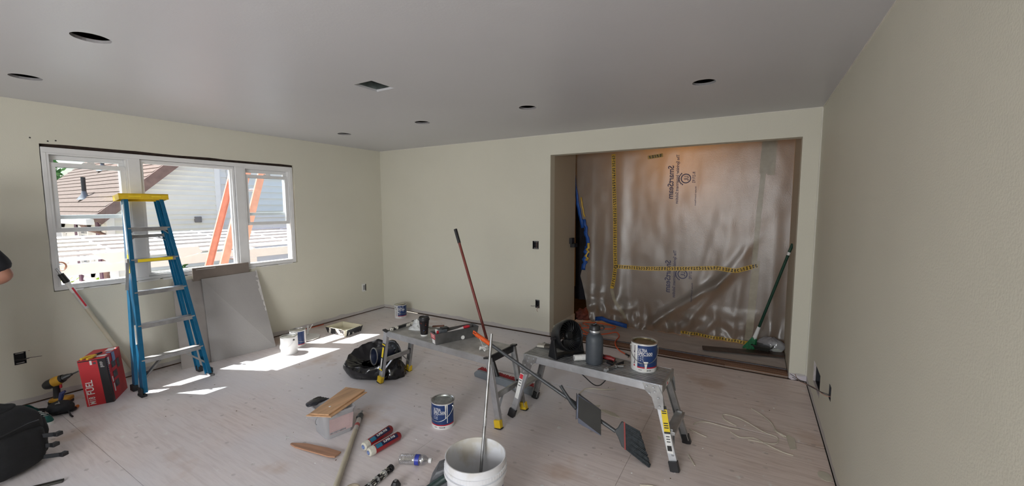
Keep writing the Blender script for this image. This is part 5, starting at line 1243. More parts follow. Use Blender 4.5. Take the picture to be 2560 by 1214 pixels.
# ------------------------------------------------------------------ pole on the floor
fp = thing('roller_pole', 'tan extension pole lying on the floor left of the bucket', 'pole', (-2.255, 1.69, .018))
a0 = Vector((-2.548, 2.010, .018)); a1 = Vector((-1.80, 1.17, .018)); d3 = (a1 - a0); f3 = lambda t: tuple(a0 + d3 * t - Vector((-2.255, 1.69, .018)))
MB().cyl(f3(.12), f3(1), .0165, n=16).obj('tube', TAN, fp); MB().cyl(f3(.10), f3(.245), .0172, n=16).obj('paper_label', M('silver_label', (.6, .58, .56), .35, .3), fp); MB().cyl(f3(.05), f3(.105), .021, .019, n=16).obj('collar', M('collar_grey', (.07, .08, .085), .5), fp); MB().cyl(f3(0), f3(.05), .010, .012, n=12).obj('threaded_tip', STL, fp); MB().cyl(f3(.17), f3(.2), .0176, n=16).obj('red_print', M('label_red_small', (.5, .1, .1), .5), fp); MB().tube([f3(.085), tuple(Vector(f3(.085)) + Vector((-.02, -.012, .006)))], .009).obj('thumb_lever', MATS['collar_grey'], fp)
# ------------------------------------------------------------------ two wrapped roller covers
def roller_pack(label, p, q_, seed):
    p = Vector(p); q_ = Vector(q_); d_ = q_ - p; t = thing('roller_cover', label, 'roller cover', tuple(p), 0, 'wrapped roller covers'); L = d_.length; ux_ = d_.normalized()
    r = .029; up_ = Vector((0, 0, 1)); sd = ux_.cross(up_)
    Mx = Matrix((sd, up_, -ux_)).transposed().to_4x4()          # local z runs from tip towards p
    Mx = Matrix((up_, sd, ux_)).transposed().to_4x4()
    MB().lathe([(.008, -.004), (.016, -.006), (.026, .0), (r, .012), (r, .04)], 20, Mx).obj('nap_end', M('roller_nap_cream', (.62, .60, .52), .95, var=.08, scale=60, bump=.4), t)
    MB().lathe([(.001, -.003), (.015, -.0065)], 14, Mx).obj('core_sticker', M('core_blue', (.16, .22, .42), .6, var=.4, scale=80), t)
    MB().lathe([(r, .035), (r + .001, .038), (r + .001, L - .012), (r - .006, L), (.001, L + .002)], 22, Mx).obj('wrapper', M('wrapper_red', (.30, .018, .022), .22, var=.15, scale=8), t)
    MB().lathe([(r + .0014, .04), (r + .0018, .04), (r + .0018, L - .03), (r + .0014, L - .03)], 12, Mx, .15, 1.15).obj('navy_band', M('wrapper_navy', (.012, .014, .05), .25), t)
    MB().lathe([(r + .002, .04), (r + .0023, .04), (r + .0023, .085), (r + .002, .085)], 10, Mx, .2, 1.1).obj('teal_patch', M('wrapper_teal', (.02, .16, .26), .3), t)
    mb = MB(); rr = r + .0026
    mpx = lambda u, v: tuple(Mx @ Vector((rr * math.cos(v / rr), rr * math.sin(v / rr), u)))
    lettering(mb, 'SUPER FAB', .022, lambda u, v: mpx(u, .036 - v), .10, .012, fit=.09); mb.obj('lettering', STK_W, t, smooth=0)
    MB().lathe([(r + .001, .036), (r + .0016, .036), (r + .0016, L - .004), (r + .001, L - .004)], 8, Mx, -.55, -.15).obj('clear_edge', M('wrapper_white', (.7, .68, .66), .3), t)
    return t
roller_pack('roller cover in red wrapper, the right one of the pair', (-2.055, 1.665, .031), (-2.035, 1.905, .031), 1)
roller_pack('roller cover in red wrapper, the left one beside the pole', (-2.135, 1.690, .031), (-2.150, 1.935, .031), 2)
# ------------------------------------------------------------------ water bottle
wbt = thing('water_bottle', 'clear crushed plastic water bottle with blue label lying on the floor', 'bottle', (-1.835, 1.715, .033), math.radians(25))
PET = glass_mat('clear_pet', (.93, .95, .97), .35)
Mz = Matrix.Rotation(PI / 2, 4, 'Y'); pr = [(.001, .0), (.024, .001), (.031, .008)]
for k in range(8): pr += [(.0318, .012 + k * .0105), (.0295, .017 + k * .0105)]
pr += [(.031, .10), (.031, .13), (.0325, .135), (.0315, .15), (.026, .165), (.016, .178), (.0125, .186), (.0125, .19)]
MB().lathe(pr, 28, Mz).obj('bottle_body', PET, wbt); MB().lathe([(.0313, .102), (.0318, .102), (.0318, .128), (.0313, .128)], 28, Mz).obj('label', M('bottle_label', (.025, .04, .30), .35, var=.5, scale=25), wbt); MB().lathe([(.0135, .186), (.0148, .187), (.0148, .203), (.013, .205), (.001, .205)], 20, Mz).obj('cap', WHP, wbt)
# ------------------------------------------------------------------ roller cage
rg = thing('paint_roller', 'paint-crusted black roller cage lying on the floor at the bottom edge', 'paint roller', (-1.825, 1.635, .022), math.radians(-84))
for k in range(6):
    a = 2 * PI * k / 6; MB().tube([(.0, .016 * math.cos(a), .016 * math.sin(a)), (.23, .016 * math.cos(a), .016 * math.sin(a))], .0042, n=6).obj('cage_wire', SPT, rg)
for x in (0.0, .06, .12, .18, .23): MB().lathe([(.008, -.005), (.021, -.006), (.021, .006), (.008, .005)], 16, Matrix.Translation((x, 0, 0)) @ Matrix.Rotation(PI / 2, 4, 'Y')).obj('cage_ring', M('crusty_ring', (.30, .30, .29), .7, var=.5, scale=60) if x else BLK, rg)
# ------------------------------------------------------------------ grey power tool tucked behind the bucket
gt_ = thing('power_tool', 'dusty grey planer with dark green handle left of the bucket', 'power tool', (-1.405, 1.70, 0), math.radians(30))
GT = M('tool_grey', (.115, .12, .13), .5, var=.3, scale=30); DG = M('tool_dark_green', (.012, .030, .028), .35, var=.3, scale=40)
MB().prism([(-.12, .0), (.14, .0), (.14, .10), (.09, .155), (-.02, .165), (-.08, .14), (-.12, .07)], lambda u, v, d: (u, d - .055, v), .11).obj('housing', GT, gt_, smooth=0, bevel=.014)
MB().tube([(-.17, -.075, .02), (-.10, -.075, .07), (-.02, -.075, .125), (.08, -.075, .165), (.13, -.07, .165)], [.017, .021, .022, .021, .018], n=12).obj('handle', DG, gt_); MB().cyl((-.19, -.075, .035), (-.155, -.075, .030), .026, .022, n=14).obj('adjust_knob', STL, gt_); MB().box((-.165, -.062, .03), (.03, .035, .05)).obj('guide_clamp', ALL_, gt_, smooth=0, bevel=.004)
tag(MB().lathe([(.034, 0), (.042, 0), (.042, .035), (.034, .035), (.034, 0)], 26).obj('tape_roll', M('tape_roll_tan', (.40, .34, .26), .5, var=.1), loc=(-1.86, 1.385, .001)), 'roll of masking tape just at the bottom edge of the frame', 'tape roll')
nb = thing('black_knob', 'small black tool knob between roller cage and planer at bottom edge', 'small_knob', (-1.69, 1.545, 0)); MB().lathe([(.001, 0), (.026, 0), (.028, .02), (.018, .04), (.001, .042)], 8).obj('knob_body', BLK, nb); MB().cyl((0, 0, .042), (0, 0, .05), .008, n=8).obj('screw', STL, nb)  # round black tool knob
# ------------------------------------------------------------------ plastic tub with boards on it
tub = thing('plastic_tub', 'clear plastic tub with pink label under two cedar boards', 'tub', (-2.53, 1.755, 0), math.radians(77))
TUBM = sheet_mat('tub_plastic', (.74, .74, .77), transp=.30, transl=.35, rough=.25, cells=40.0)
def rr(hx_, hy_, r, z, n=6):
    p = []
    for cx, cy, a in ((hx_ - r, hy_ - r, 0), (-hx_ + r, hy_ - r, 90), (-hx_ + r, -hy_ + r, 180), (hx_ - r, -hy_ + r, 270)):
        for i in range(n): q = math.radians(a + 90 * i / (n - 1)); p.append((cx + r * math.cos(q), cy + r * math.sin(q), z))
    return p
mb = MB(); lv_ = [rr(.095, .10, .03, .002), rr(.112, .118, .032, .172), rr(.118, .124, .032, .172), rr(.118, .124, .032, .184), rr(.110, .116, .032, .184), rr(.092, .097, .03, .006)]; n = len(lv_[0]); mb.v = [p for l in lv_ for p in l]
for j in range(len(lv_) - 1): mb.f += [(j * n + i, j * n + (i + 1) % n, (j + 1) * n + (i + 1) % n, (j + 1) * n + i) for i in range(n)]
mb.f += [tuple(range(n - 1, -1, -1)), tuple(range(5 * n, 6 * n))]; mb.obj('tub_body', TUBM, tub)
lbl = lambda u, v, o=.0015: (u, -.1 - .018 * (v / .172) - o, v)
mb = MB(); mb.add([lbl(-.075, .03), lbl(.085, .03), lbl(.092, .145), lbl(-.078, .145)], [(0, 1, 2, 3)]); pkl = mb.obj('pink_label', M('faded_pink_label', (.52, .38, .38), .6, var=.10, scale=10), tub, smooth=0)
mb = MB()
for k in range(9): z = .06 + k * .009; mb.add([lbl(-.06 + random.uniform(0, .02), z, .0022), lbl(.05 + random.uniform(0, .03), z, .0022), lbl(.06, z + .003, .0022), lbl(-.06, z + .003, .0022)], [(0, 1, 2, 3)])
mb.obj('label_lines', M('label_faint', (.62, .48, .48), .6), pkl, smooth=0)
mb = MB(); mb.add([lbl(-.072, .034, .0022), lbl(.04, .034, .0022), lbl(.04, .046, .0022), lbl(-.072, .046, .0022)], [(0, 1, 2, 3)]); mb.obj('label_code', M('label_grey', (.28, .28, .30), .6, var=.4, scale=80), pkl, smooth=0)
MB().tube([(-.112, -.03, .165), (-.135, -.035, .14), (-.138, -.03, .115), (-.125, -.02, .095)], .0022, n=6).obj('bail_wire', STL, tub)
CED = M('cedar', (.56, .34, .19), .5, var=.3, scale=2.2, stretch=(12, 1.2, 6), bump=.08, detail=6)
def board(name, label, corners, z0, z1_, th, mat, jag=True):
    p = [Vector((c[0], c[1], 0)) for c in corners]; zz = [z0, z0, z1_, z1_]
    cen = sum(p, Vector()) / 4; vs_ = [(q.x - cen.x, q.y - cen.y, z) for q, z in zip(p, zz)] + [(q.x - cen.x, q.y - cen.y, z + th) for q, z in zip(p, zz)]
    o = MB().add(vs_, [(3, 2, 1, 0), (4, 5, 6, 7), (0, 1, 5, 4), (1, 2, 6, 5), (2, 3, 7, 6), (3, 0, 4, 7)]).obj(name, mat, smooth=0, loc=(cen.x, cen.y, 0), bevel=.001); tag(o, label, 'board', 'cedar boards'); return o
board('cedar_board', 'lower cedar board on the plastic tub, mostly covered', [(-2.548, 1.560), (-2.385, 1.635), (-2.478, 2.01), (-2.60, 1.96)], .186, .186, .007, CED)
ub = board('cedar_board', 'upper cedar board on the plastic tub', [(-2.535, 1.578), (-2.41, 1.635), (-2.50, 2.008), (-2.665, 1.962)], .1935, .1975, .009, CED)
MB().lathe([(.001, .0), (.008, .0), (.006, .002), (.001, .002)], 10).obj('paint_spot', STK_W, ub, loc=(.03, -.09, .2045))
bgl = thing('rubber_glove', 'black rubber glove draped on the tub rim under the boards', 'glove', (-2.675, 1.70, .186), math.radians(100))
blob('palm', M('black_rubber_shiny', (.02, .022, .03), .35), bgl, (0, 0, .006), (.06, .045, .012), 6, flat=-.004)
for k in range(4): MB().tube([(.03, -.03 + .02 * k, .006), (.07, -.035 + .023 * k, .002), (.10, -.038 + .025 * k, -.008)], [.011, .010, .008]).obj('finger', MATS['black_rubber_shiny'], bgl)
dkc = tag(MB().box((0, 0, .0), (.12, .10, .11)).obj('dark_content', M('dark_content', (.03, .03, .03), .8), loc=(-2.53, 1.755, .12), rot=(0, 0, math.radians(77)), smooth=0, bevel=.02), 'dark packed contents inside the clear plastic tub', 'contents')
ws = MB().prism([(0, 0), (.06, -.012), (.36, -.01), (.405, .0), (.40, .055), (.28, .062), (.10, .048), (.0, .012)], lambda u, v, d: (u, v, .001 + d + .012 * max(0, (u - .2) / .2)), .009).obj('wood_offcut', M('cedar_offcut', (.40, .215, .13), .55, var=.3, scale=2.2, stretch=(1.2, 14, 6), bump=.1), smooth=0, loc=(-2.62, 1.485, 0), rot=(0, 0, math.radians(7)))
tag(ws, 'splintered narrow cedar offcut lying on the floor below the tub', 'board', 'cedar boards')
# ------------------------------------------------------------------ doorway: orange cord, green broom, plank, bag
ORC = M('orange_cord', (.62, .10, .035), .5, var=.1)
oc = thing('orange_cable', 'orange extension cord coiled on the floor behind the fan and flask', 'cord', (-1.55, 4.9, 0))
ocl = lambda pts: [tuple(Vector(p) - Vector((-1.55, 4.9, 0))) for p in smooth_path(pts)]
MB().tube(ocl([(-1.95, 5.05, .03), (-1.80, 4.80, .03), (-1.65, 4.72, .03), (-1.75, 4.95, .035), (-1.92, 5.10, .035), (-1.75, 5.18, .04), (-1.50, 5.14, .04), (-1.52, 5.0, .04), (-1.80, 4.9, .04), (-1.88, 4.75, .035), (-1.7, 4.66, .035), (-1.52, 4.78, .035), (-1.42, 4.92, .035), (-1.345, 4.80, .03), (-1.33, 4.60, .03), (-1.285, 4.46, .025), (-1.22, 4.38, .008), (-1.13, 4.30, .008)]), .007, n=7).obj('cable', ORC, oc)
MB().tube(ocl([(-1.13, 4.30, .010), (-1.11, 4.28, .012), (-1.085, 4.26, .012)]), [.009] * 12 + [.012], n=8).obj('plug', BLK, oc)
gb = thing('corn_broom', 'green broom with white ferrule leaning in the doorway corner', 'broom', (.02, 5.10, .02))
g0 = Vector((0, 0, 0)); g1 = Vector((.316, -.22, 1.20)); gq = lambda t: g1 * t
DGN = M('dark_green_handle', (.006, .045, .028), .35, var=.12)
MB().cyl(gq(.20), gq(1.0), .0135, n=14).obj('handle', DGN, gb); MB().cyl(gq(.115), gq(.235), .022, .0165, n=16).obj('white_ferrule', WHP, gb); MB().cyl(gq(.905), gq(.93), .0145, n=14).obj('handle_sticker', STK_W, gb)
random.seed(31); mb = MB()
for i in range(230):
    a = random.uniform(0, 2 * PI); r = math.sqrt(random.random()); s_ = Vector((r * math.cos(a), r * math.sin(a), 0))
    p_ = gq(.135) + s_ * .018; e = gq(.0) + Vector((s_.x * .065 - .01, s_.y * .05, .004 + random.uniform(0, .02)))
    mb.beam(tuple(p_), tuple(e), .003, .003)
o = mb.obj('bristles', M('green_bristle', (.008, .16, .055), .6, var=.5, scale=50), gb, smooth=0); o['kind'] = 'stuff'
pkd = MB().add([(-.442, 4.90, .026), (-.425, 4.805, .026), (.333, 4.985, .026), (.333, 5.10, .026), (-.442, 4.90, .045), (-.425, 4.805, .045), (.333, 4.985, .045), (.333, 5.10, .045)], [(3, 2, 1, 0), (4, 5, 6, 7), (0, 1, 5, 4), (1, 2, 6, 5), (2, 3, 7, 6), (3, 0, 4, 7)]).obj('floor_plank', M('dark_plank', (.055, .032, .022), .4, var=.3, scale=3, stretch=(1.5, 14, 8)), smooth=0, bevel=.002)
tag(pkd, 'dark stained floor plank lying in front of the green broom', 'plank')
trb = thing('paint_tray_liner', 'black plastic tray beside the green broom in the doorway', 'tray', (.135, 5.07, .047), math.radians(-12))
mb = MB(); T = [(-.09, -.055, .05), (.09, -.055, .05), (.09, .055, .05), (-.09, .055, .05)]; Bt = [(-.06, -.035, 0), (.06, -.035, 0), (.06, .035, 0), (-.06, .035, 0)]
mb.add(T + Bt, [(0, 1, 5, 4), (1, 2, 6, 5), (2, 3, 7, 6), (3, 0, 4, 7), (4, 5, 6, 7)]); o = mb.obj('tray', M('dark_translucent', (.03, .03, .026), .3), trb, smooth=0); m_ = o.modifiers.new('thick', 'SOLIDIFY'); m_.thickness = .003
MB().b2((-.10, -.065, .047), (.10, -.053, .053)).b2((-.10, .053, .047), (.10, .065, .053)).b2((-.10, -.065, .047), (-.088, .065, .053)).b2((.088, -.065, .047), (.10, .065, .053)).obj('lip', MATS['dark_translucent'], trb, smooth=0)
pb = thing('plastic_bag', 'clear plastic bag with a round disc inside by the doorway jamb', 'plastic bag', (.265, 5.16, .012), math.radians(-15))
CLB = sheet_mat('clear_bag', (.62, .62, .66), transp=.45, transl=.3, rough=.12, cells=30.0)
def cbag(u, v):
    th = 2 * PI * u; ph = PI * (v - .5); k = 1 + .22 * noise.noise((math.cos(th) * 2.5, math.sin(th) * 2.5, v * 5)) + .08 * noise.noise((math.cos(th) * 8, math.sin(th) * 8, v * 9))
    return (.135 * math.cos(ph) * math.cos(th) * k - .05, .07 * math.cos(ph) * math.sin(th) * k, max(.012, .075 + .075 * math.sin(ph) * k))
MB().grid(40, 22, cbag, True).obj('bag_film', CLB, pb, smooth=180); MB().box((-.055, -.055, .07), (.022, .006, .022)).obj('orange_tag', ORC, pb, smooth=0)
dsc = tag(MB().lathe([(.001, 0), (.062, 0), (.064, .006), (.055, .012), (.001, .012)], 28).obj('sanding_disc', M('disc_grey', (.34, .35, .32), .7), loc=(.265, 5.12, .085), rot=(math.radians(65), 0, math.radians(10))), 'grey round disc inside the clear plastic bag', 'disc')
# thermostat-like black box on the side room wall
bxk = thing('wall_box', 'small black box fixed to the side room wall by the plastic', 'box', (-2.106, 5.09, 1.12)); MB().b2((.0, -.055, -.02), (.035, .05, .055)).obj('box_case', BLK, bxk, smooth=0, bevel=.004); MB().b2((.0, -.02, -.07), (.06, .10, -.02)).obj('lower_module', BLK, bxk, smooth=0, bevel=.004)
# brick-red rubble seen in the dark gap
rub = thing('rubble', 'dark red rubble heap in the gap at the left end of the barrier', 'rubble', (-2.03, 5.42, .0)); blob('heap', M('brick_rubble', (.12, .035, .025), .9, var=.5, scale=20), rub, (0, 0, .05), (.11, .12, .10), 8, amp=.4, flat=.003)
# ------------------------------------------------------------------ electrical boxes and wires
def ebox(name, label, loc, n_axis, w, h_, wires, plate=False, depth=.05, cat='electrical box'):
    """recessed box; n_axis is the direction into the room"""
    n_ = Vector(n_axis); up_ = Vector((0, 0, 1)); sd = up_.cross(n_)
    t = thing(name, label, cat, loc); Q = lambda a, b, c: tuple(sd * a + up_ * b + n_ * c)
    mb = MB(); hw_, hh_ = w / 2, h_ / 2; th = .003
    def bb(a0, a1, b0, b1, c0, c1): mb.add([Q(a, b, c) for a in (a0, a1) for b in (b0, b1) for c in (c0, c1)], [(0, 1, 3, 2), (4, 6, 7, 5), (0, 4, 5, 1), (2, 3, 7, 6), (0, 2, 6, 4), (1, 5, 7, 3)])
    bb(-hw_, hw_, -hh_, hh_, -depth, -depth + .004); bb(-hw_, -hw_ + th, -hh_, hh_, -depth, .001); bb(hw_ - th, hw_, -hh_, hh_, -depth, .001); bb(-hw_, hw_, -hh_, -hh_ + th, -depth, .001); bb(-hw_, hw_, hh_ - th, hh_, -depth, .001)
    mb.obj('box_shell', M('box_black', (.016, .017, .022), .5), t, smooth=0)
    for s_ in (-1, 1):
        mb = MB(); bb(-hw_ * .7, hw_ * .7, s_ * (hh_ - .012), s_ * (hh_ - .006), -.012, -.006); mb.obj('mounting_tab', STL, t, smooth=0)
    for k, w_ in enumerate(wires):
        MB().tube([Q(*p) for p in smooth_path([Vector(p) for p in w_], 4)], .0022, n=6).obj('wire', M('wire_dark', (.06, .05, .05), .5) if k % 2 == 0 else M('wire_copper', (.40, .22, .16), .5), t)
    return t
ebox('junction_box', 'open square junction box low on the left wall by the backpack', (XL, .716, .395), (1, 0, 0), .062, .096, [((-.03, 0, -.03), (0, -.01, .0), (.05, -.005, .03), (.11, -.01, .03)), ((.04, .04, -.03), (.05, .05, .01)), ((-.03, -.01, -.02), (.0, -.015, .01), (.045, -.012, .012))])
ebox('junction_box', 'open double switch box in the back wall beside the doorway', (-2.301, YB, 1.123), (0, -1, 0), .082, .098, [((-.02, -.03, -.03), (0, .0, -.012), (.02, .03, -.03)), ((.0, -.04, -.03), (.012, 0, -.01), (.0, .04, -.03))])
ebox('junction_box', 'open outlet box low in the back wall with loose wires', (-2.273, YB, .39), (0, -1, 0), .056, .102, [((.0, -.02, -.03), (-.01, -.02, .01), (-.05, -.03, .02), (-.085, -.03, .018)), ((.005, -.025, -.03), (.01, -.05, .012), (.0, -.07, .02), (.008, -.095, .014))])
ebox('junction_box', 'narrow outlet box in the right wall with a bundle of bare wires', (XR, 3.232, .392), (-1, 0, 0), .070, .092, [((-.02, -.02, -.03), (-.02, -.025, .02), (-.05, .0, .09), (-.12, .0, .14), (-.2, .01, .2)), ((-.01, -.02, -.03), (-.01, -.03, .02), (-.06, -.005, .08), (-.14, -.01, .15), (-.24, .0, .17)), ((-.02, -.025, -.03), (-.04, -.02, .04), (-.1, -.012, .11), (-.17, .0, .19))])
wo = thing('wall_outlet', 'white cover plate with dark outlet on the left wall near the corner', 'outlet', (XL, 4.063, .389)); MB().b2((.0005, -.036, -.058), (.006, .036, .058)).obj('cover_plate', STK_W, wo, smooth=0, bevel=.002); MB().b2((.006, -.018, -.036), (.008, .018, .036)).obj('socket', M('socket_grey', (.30, .30, .30), .5), wo, smooth=0, bevel=.001); MB().b2((.006, .02, -.05), (.0075, .034, .05)).obj('shadow_gap', BLK, wo, smooth=0)
vb = thing('duct_opening', 'cut rectangular duct opening low in the right wall', 'duct', (XR, 3.845, .258)); mb = MB()
for lo, hi in (((.016, -.184, -.087), (.139, .184, -.084)), ((.016, -.184, .083), (.139, .184, .086)), ((.016, -.184, -.087), (.139, -.181, .086)), ((.016, .181, -.087), (.139, .184, .086)), ((.134, -.184, -.087), (.139, .184, .086))): mb.b2(lo, hi)
mb.obj('duct_liner', M('duct_dark', (.03, .031, .036), .6, .3), vb, smooth=0)
MB().b2((.001, -.1845, -.0875), (.016, .1845, -.082)).b2((.001, .179, -.082), (.016, .1845, .0865)).obj('drywall_edge', GYP, vb, smooth=0)
# orange wire along the left wall base
tag(MB().tube(smooth_path([(-4.95, 2.80, .012), (-4.94, 2.95, .014), (-4.965, 3.08, .012), (-4.945, 3.2, .015), (-4.96, 3.35, .012)]), .005, n=6).obj('orange_wire', ORC), 'short red-orange wire lying along the foot of the left wall', 'wire')
# spray bottle on the window sill
sb = thing('spray_bottle', 'small clear bottle with blue base on the window sill behind the stepladder', 'bottle', (-4.985 + .0, 1.80, .9), 0)
MB().lathe([(.001, 0), (.024, 0), (.026, .004), (.026, .034), (.025, .036)], 20).obj('blue_base', M('bottle_blue', (.03, .28, .55), .4), sb); MB().lathe([(.025, .036), (.024, .08), (.016, .10), (.010, .115), (.010, .125)], 20).obj('body', PET, sb); MB().lathe([(.012, .122), (.014, .124), (.013, .14), (.001, .142)], 14).obj('cap', MATS['bottle_blue'], sb)
# ------------------------------------------------------------------ strips, chips and crumbs on the floor
VIN = M('white_vinyl_strip', (.62, .57, .47), .6, var=.08)
def strip(label, pts, r=.0035, mat=VIN, name='caulk_strip'):
    c = sum((Vector(p) for p in pts), Vector()) / len(pts); c.z = 0
    o = MB().tube([tuple(Vector(p) - c) for p in smooth_path(pts, 5)], r, n=5).obj(name, mat, loc=tuple(c)); tag(o, label, 'scrap', 'caulk strips on the floor'); return o
z = .004
strip('curved white caulk strip nearest the right wall wires', [(.045, 3.62, z), (.11, 3.55, z), (.17, 3.44, .008), (.20, 3.33, z), (.245, 3.27, z)])
strip('long looped white caulk strip in the middle of the litter', [(-.05, 3.27, z), (-.13, 3.33, z), (-.135, 3.40, .008), (-.02, 3.38, .01), (.12, 3.27, .006), (.20, 3.24, z), (.18, 3.14, z), (.03, 3.11, z)])
strip('straight white caulk strip left of the litter', [(-.32, 3.13, z), (-.29, 3.19, z), (-.22, 3.22, z), (-.09, 3.21, z), (-.03, 3.22, .006)])
strip('wavy white caulk strip with a flap at its left end', [(-.08, 3.16, z), (-.02, 3.11, .006), (.06, 3.15, z), (.13, 3.11, z), (.22, 3.06, z), (.28, 3.05, z)])
strip('thin white caulk strip beside the bench foot', [(-.335, 3.05, z), (-.27, 3.02, z), (-.22, 3.0, z)])
strip('short white caulk strip at right of the near bench leg', [(-.30, 2.72, z), (-.27, 2.66, z), (-.25, 2.62, z)])
strip('curved white caulk strip at the bottom edge', [(-.50, 2.27, z), (-.42, 2.30, z), (-.37, 2.27, z), (-.35, 2.22, z)])
strip('pale tape strip kinked under the right bench', [(-1.22, 3.16, z), (-1.20, 3.30, z), (-1.05, 3.36, .006), (-.98, 3.42, z)], .005)
fr_ = MB().prism([(0, 0), (.035, .02), (.05, .16), (.02, .20), (.0, .17)], lambda u, v, d: (u, v, .002 + d), .003).obj('caulk_strip', VIN, smooth=0, loc=(.27, 3.12, 0), rot=(0, 0, .1)); tag(fr_, 'white plastic flap at the right end of the caulk litter', 'scrap', 'caulk strips on the floor')
MB().tube([(.0, .16, .006), (-.05, .19, .012), (-.06, .23, .006)], .005, n=5).obj('torn_edge', VIN, fr_)
def chip(label, loc, poly, rz, mat=VIN):
    o = MB().prism(poly, lambda u, v, d: (u, v, .001 + d + .2 * u * u), .002).obj('paint_chip', mat, smooth=0, loc=loc, rot=(0, 0, rz)); tag(o, label, 'scrap', 'paint chips on the floor')
chip('large cream paint chip under the right bench', (-.90, 2.98, 0), [(-.10, -.01), (-.05, .03), (.03, .032), (.10, .0), (.04, -.018)], -.25, M('cream_chip', (.60, .56, .46), .6))
chip('small cream paint chip right of the dustpan', (-.50, 2.83, 0), [(-.03, .0), (.0, .015), (.03, -.005), (.01, -.015)], -.9, MATS['cream_chip'])
chip('white tape scrap with grey end under the right bench', (-1.06, 3.02, 0), [(-.08, -.01), (.05, -.02), (.07, .03), (.02, .02), (-.07, .015)], .3, MATS['cream_chip'])
chip('oval cream chip against the right wall at the bottom edge', (.425, 2.905, 0), [(.035 * math.cos(a * PI / 8), .05 * math.sin(a * PI / 8)) for a in range(16)], .1, MATS['cream_chip'])
chip('bent white scrap near the plastic tub', (-2.73, 1.52, 0), [(-.03, .02), (.0, .0), (.03, -.03), (.01, -.005), (.02, .012), (-.005, .008)], .2, STK_W)
chip('small white paint flake in front of the right bench', (-1.15, 2.60, 0), [(-.012, -.01), (.012, -.008), (.014, .01), (-.01, .012)], .2, STK_W)
chip('small white paint flake near the bucket on the right', (-.98, 1.98, 0), [(-.01, -.01), (.012, -.006), (.008, .01), (-.008, .008)], .5, STK_W)
random.seed(77); cr = {'w': MB(), 'd': MB()}
for i in range(420):
    x, y = random.uniform(-4.6, .4), random.uniform(1.2, 4.35)
    if any(math.hypot(x - a_, y - b_) < r_ for a_, b_, r_ in ((-1.14, 1.56, .19), (-1.907, 2.215, .12), (-4.36, 4.17, .12), (-4.33, 2.5, .12), (-4.47, 2.685, .12), (-1.85, 3.0, .36), (-3.1, 2.6, .36), (-2.53, 1.755, .17), (-4.6, 2.93, .2), (-4.45, 3.29, .2), (-1.405, 1.70, .2))): continue
    s_ = random.uniform(.0012, .0045) * (1.3 if random.random() < .15 else 1); a = random.uniform(0, 3)
    k = 'w' if random.random() < .7 else 'd'
    cr[k].box((0, 0, 0), (s_ * random.uniform(1, 2.4), s_, s_ * .6), Matrix.Translation((x, y, s_ * .3)) @ Matrix.Rotation(a, 4, 'Z'))
for k, nm, mt_, lb_ in (('w', 'plaster_crumbs', STK_W, 'white plaster crumbs strewn over the plywood floor'), ('d', 'wood_crumbs', M('wood_crumb', (.10, .055, .03), .9), 'dark wood crumbs and splinters strewn over the floor')):
    o = cr[k].obj(nm, mt_, smooth=0); tag(o, lb_, 'debris'); o['kind'] = 'stuff'
# nail specks in the wall above the window
for y, zz in ((.985, 2.135), (1.03, 2.145), (.89, 2.15)):
    MB().cyl((XL + .0002, y, zz), (XL + .002, y, zz), .006, .004, n=8).obj('nail_head', M('nail_dark', (.03, .03, .03), .6), wall_left)
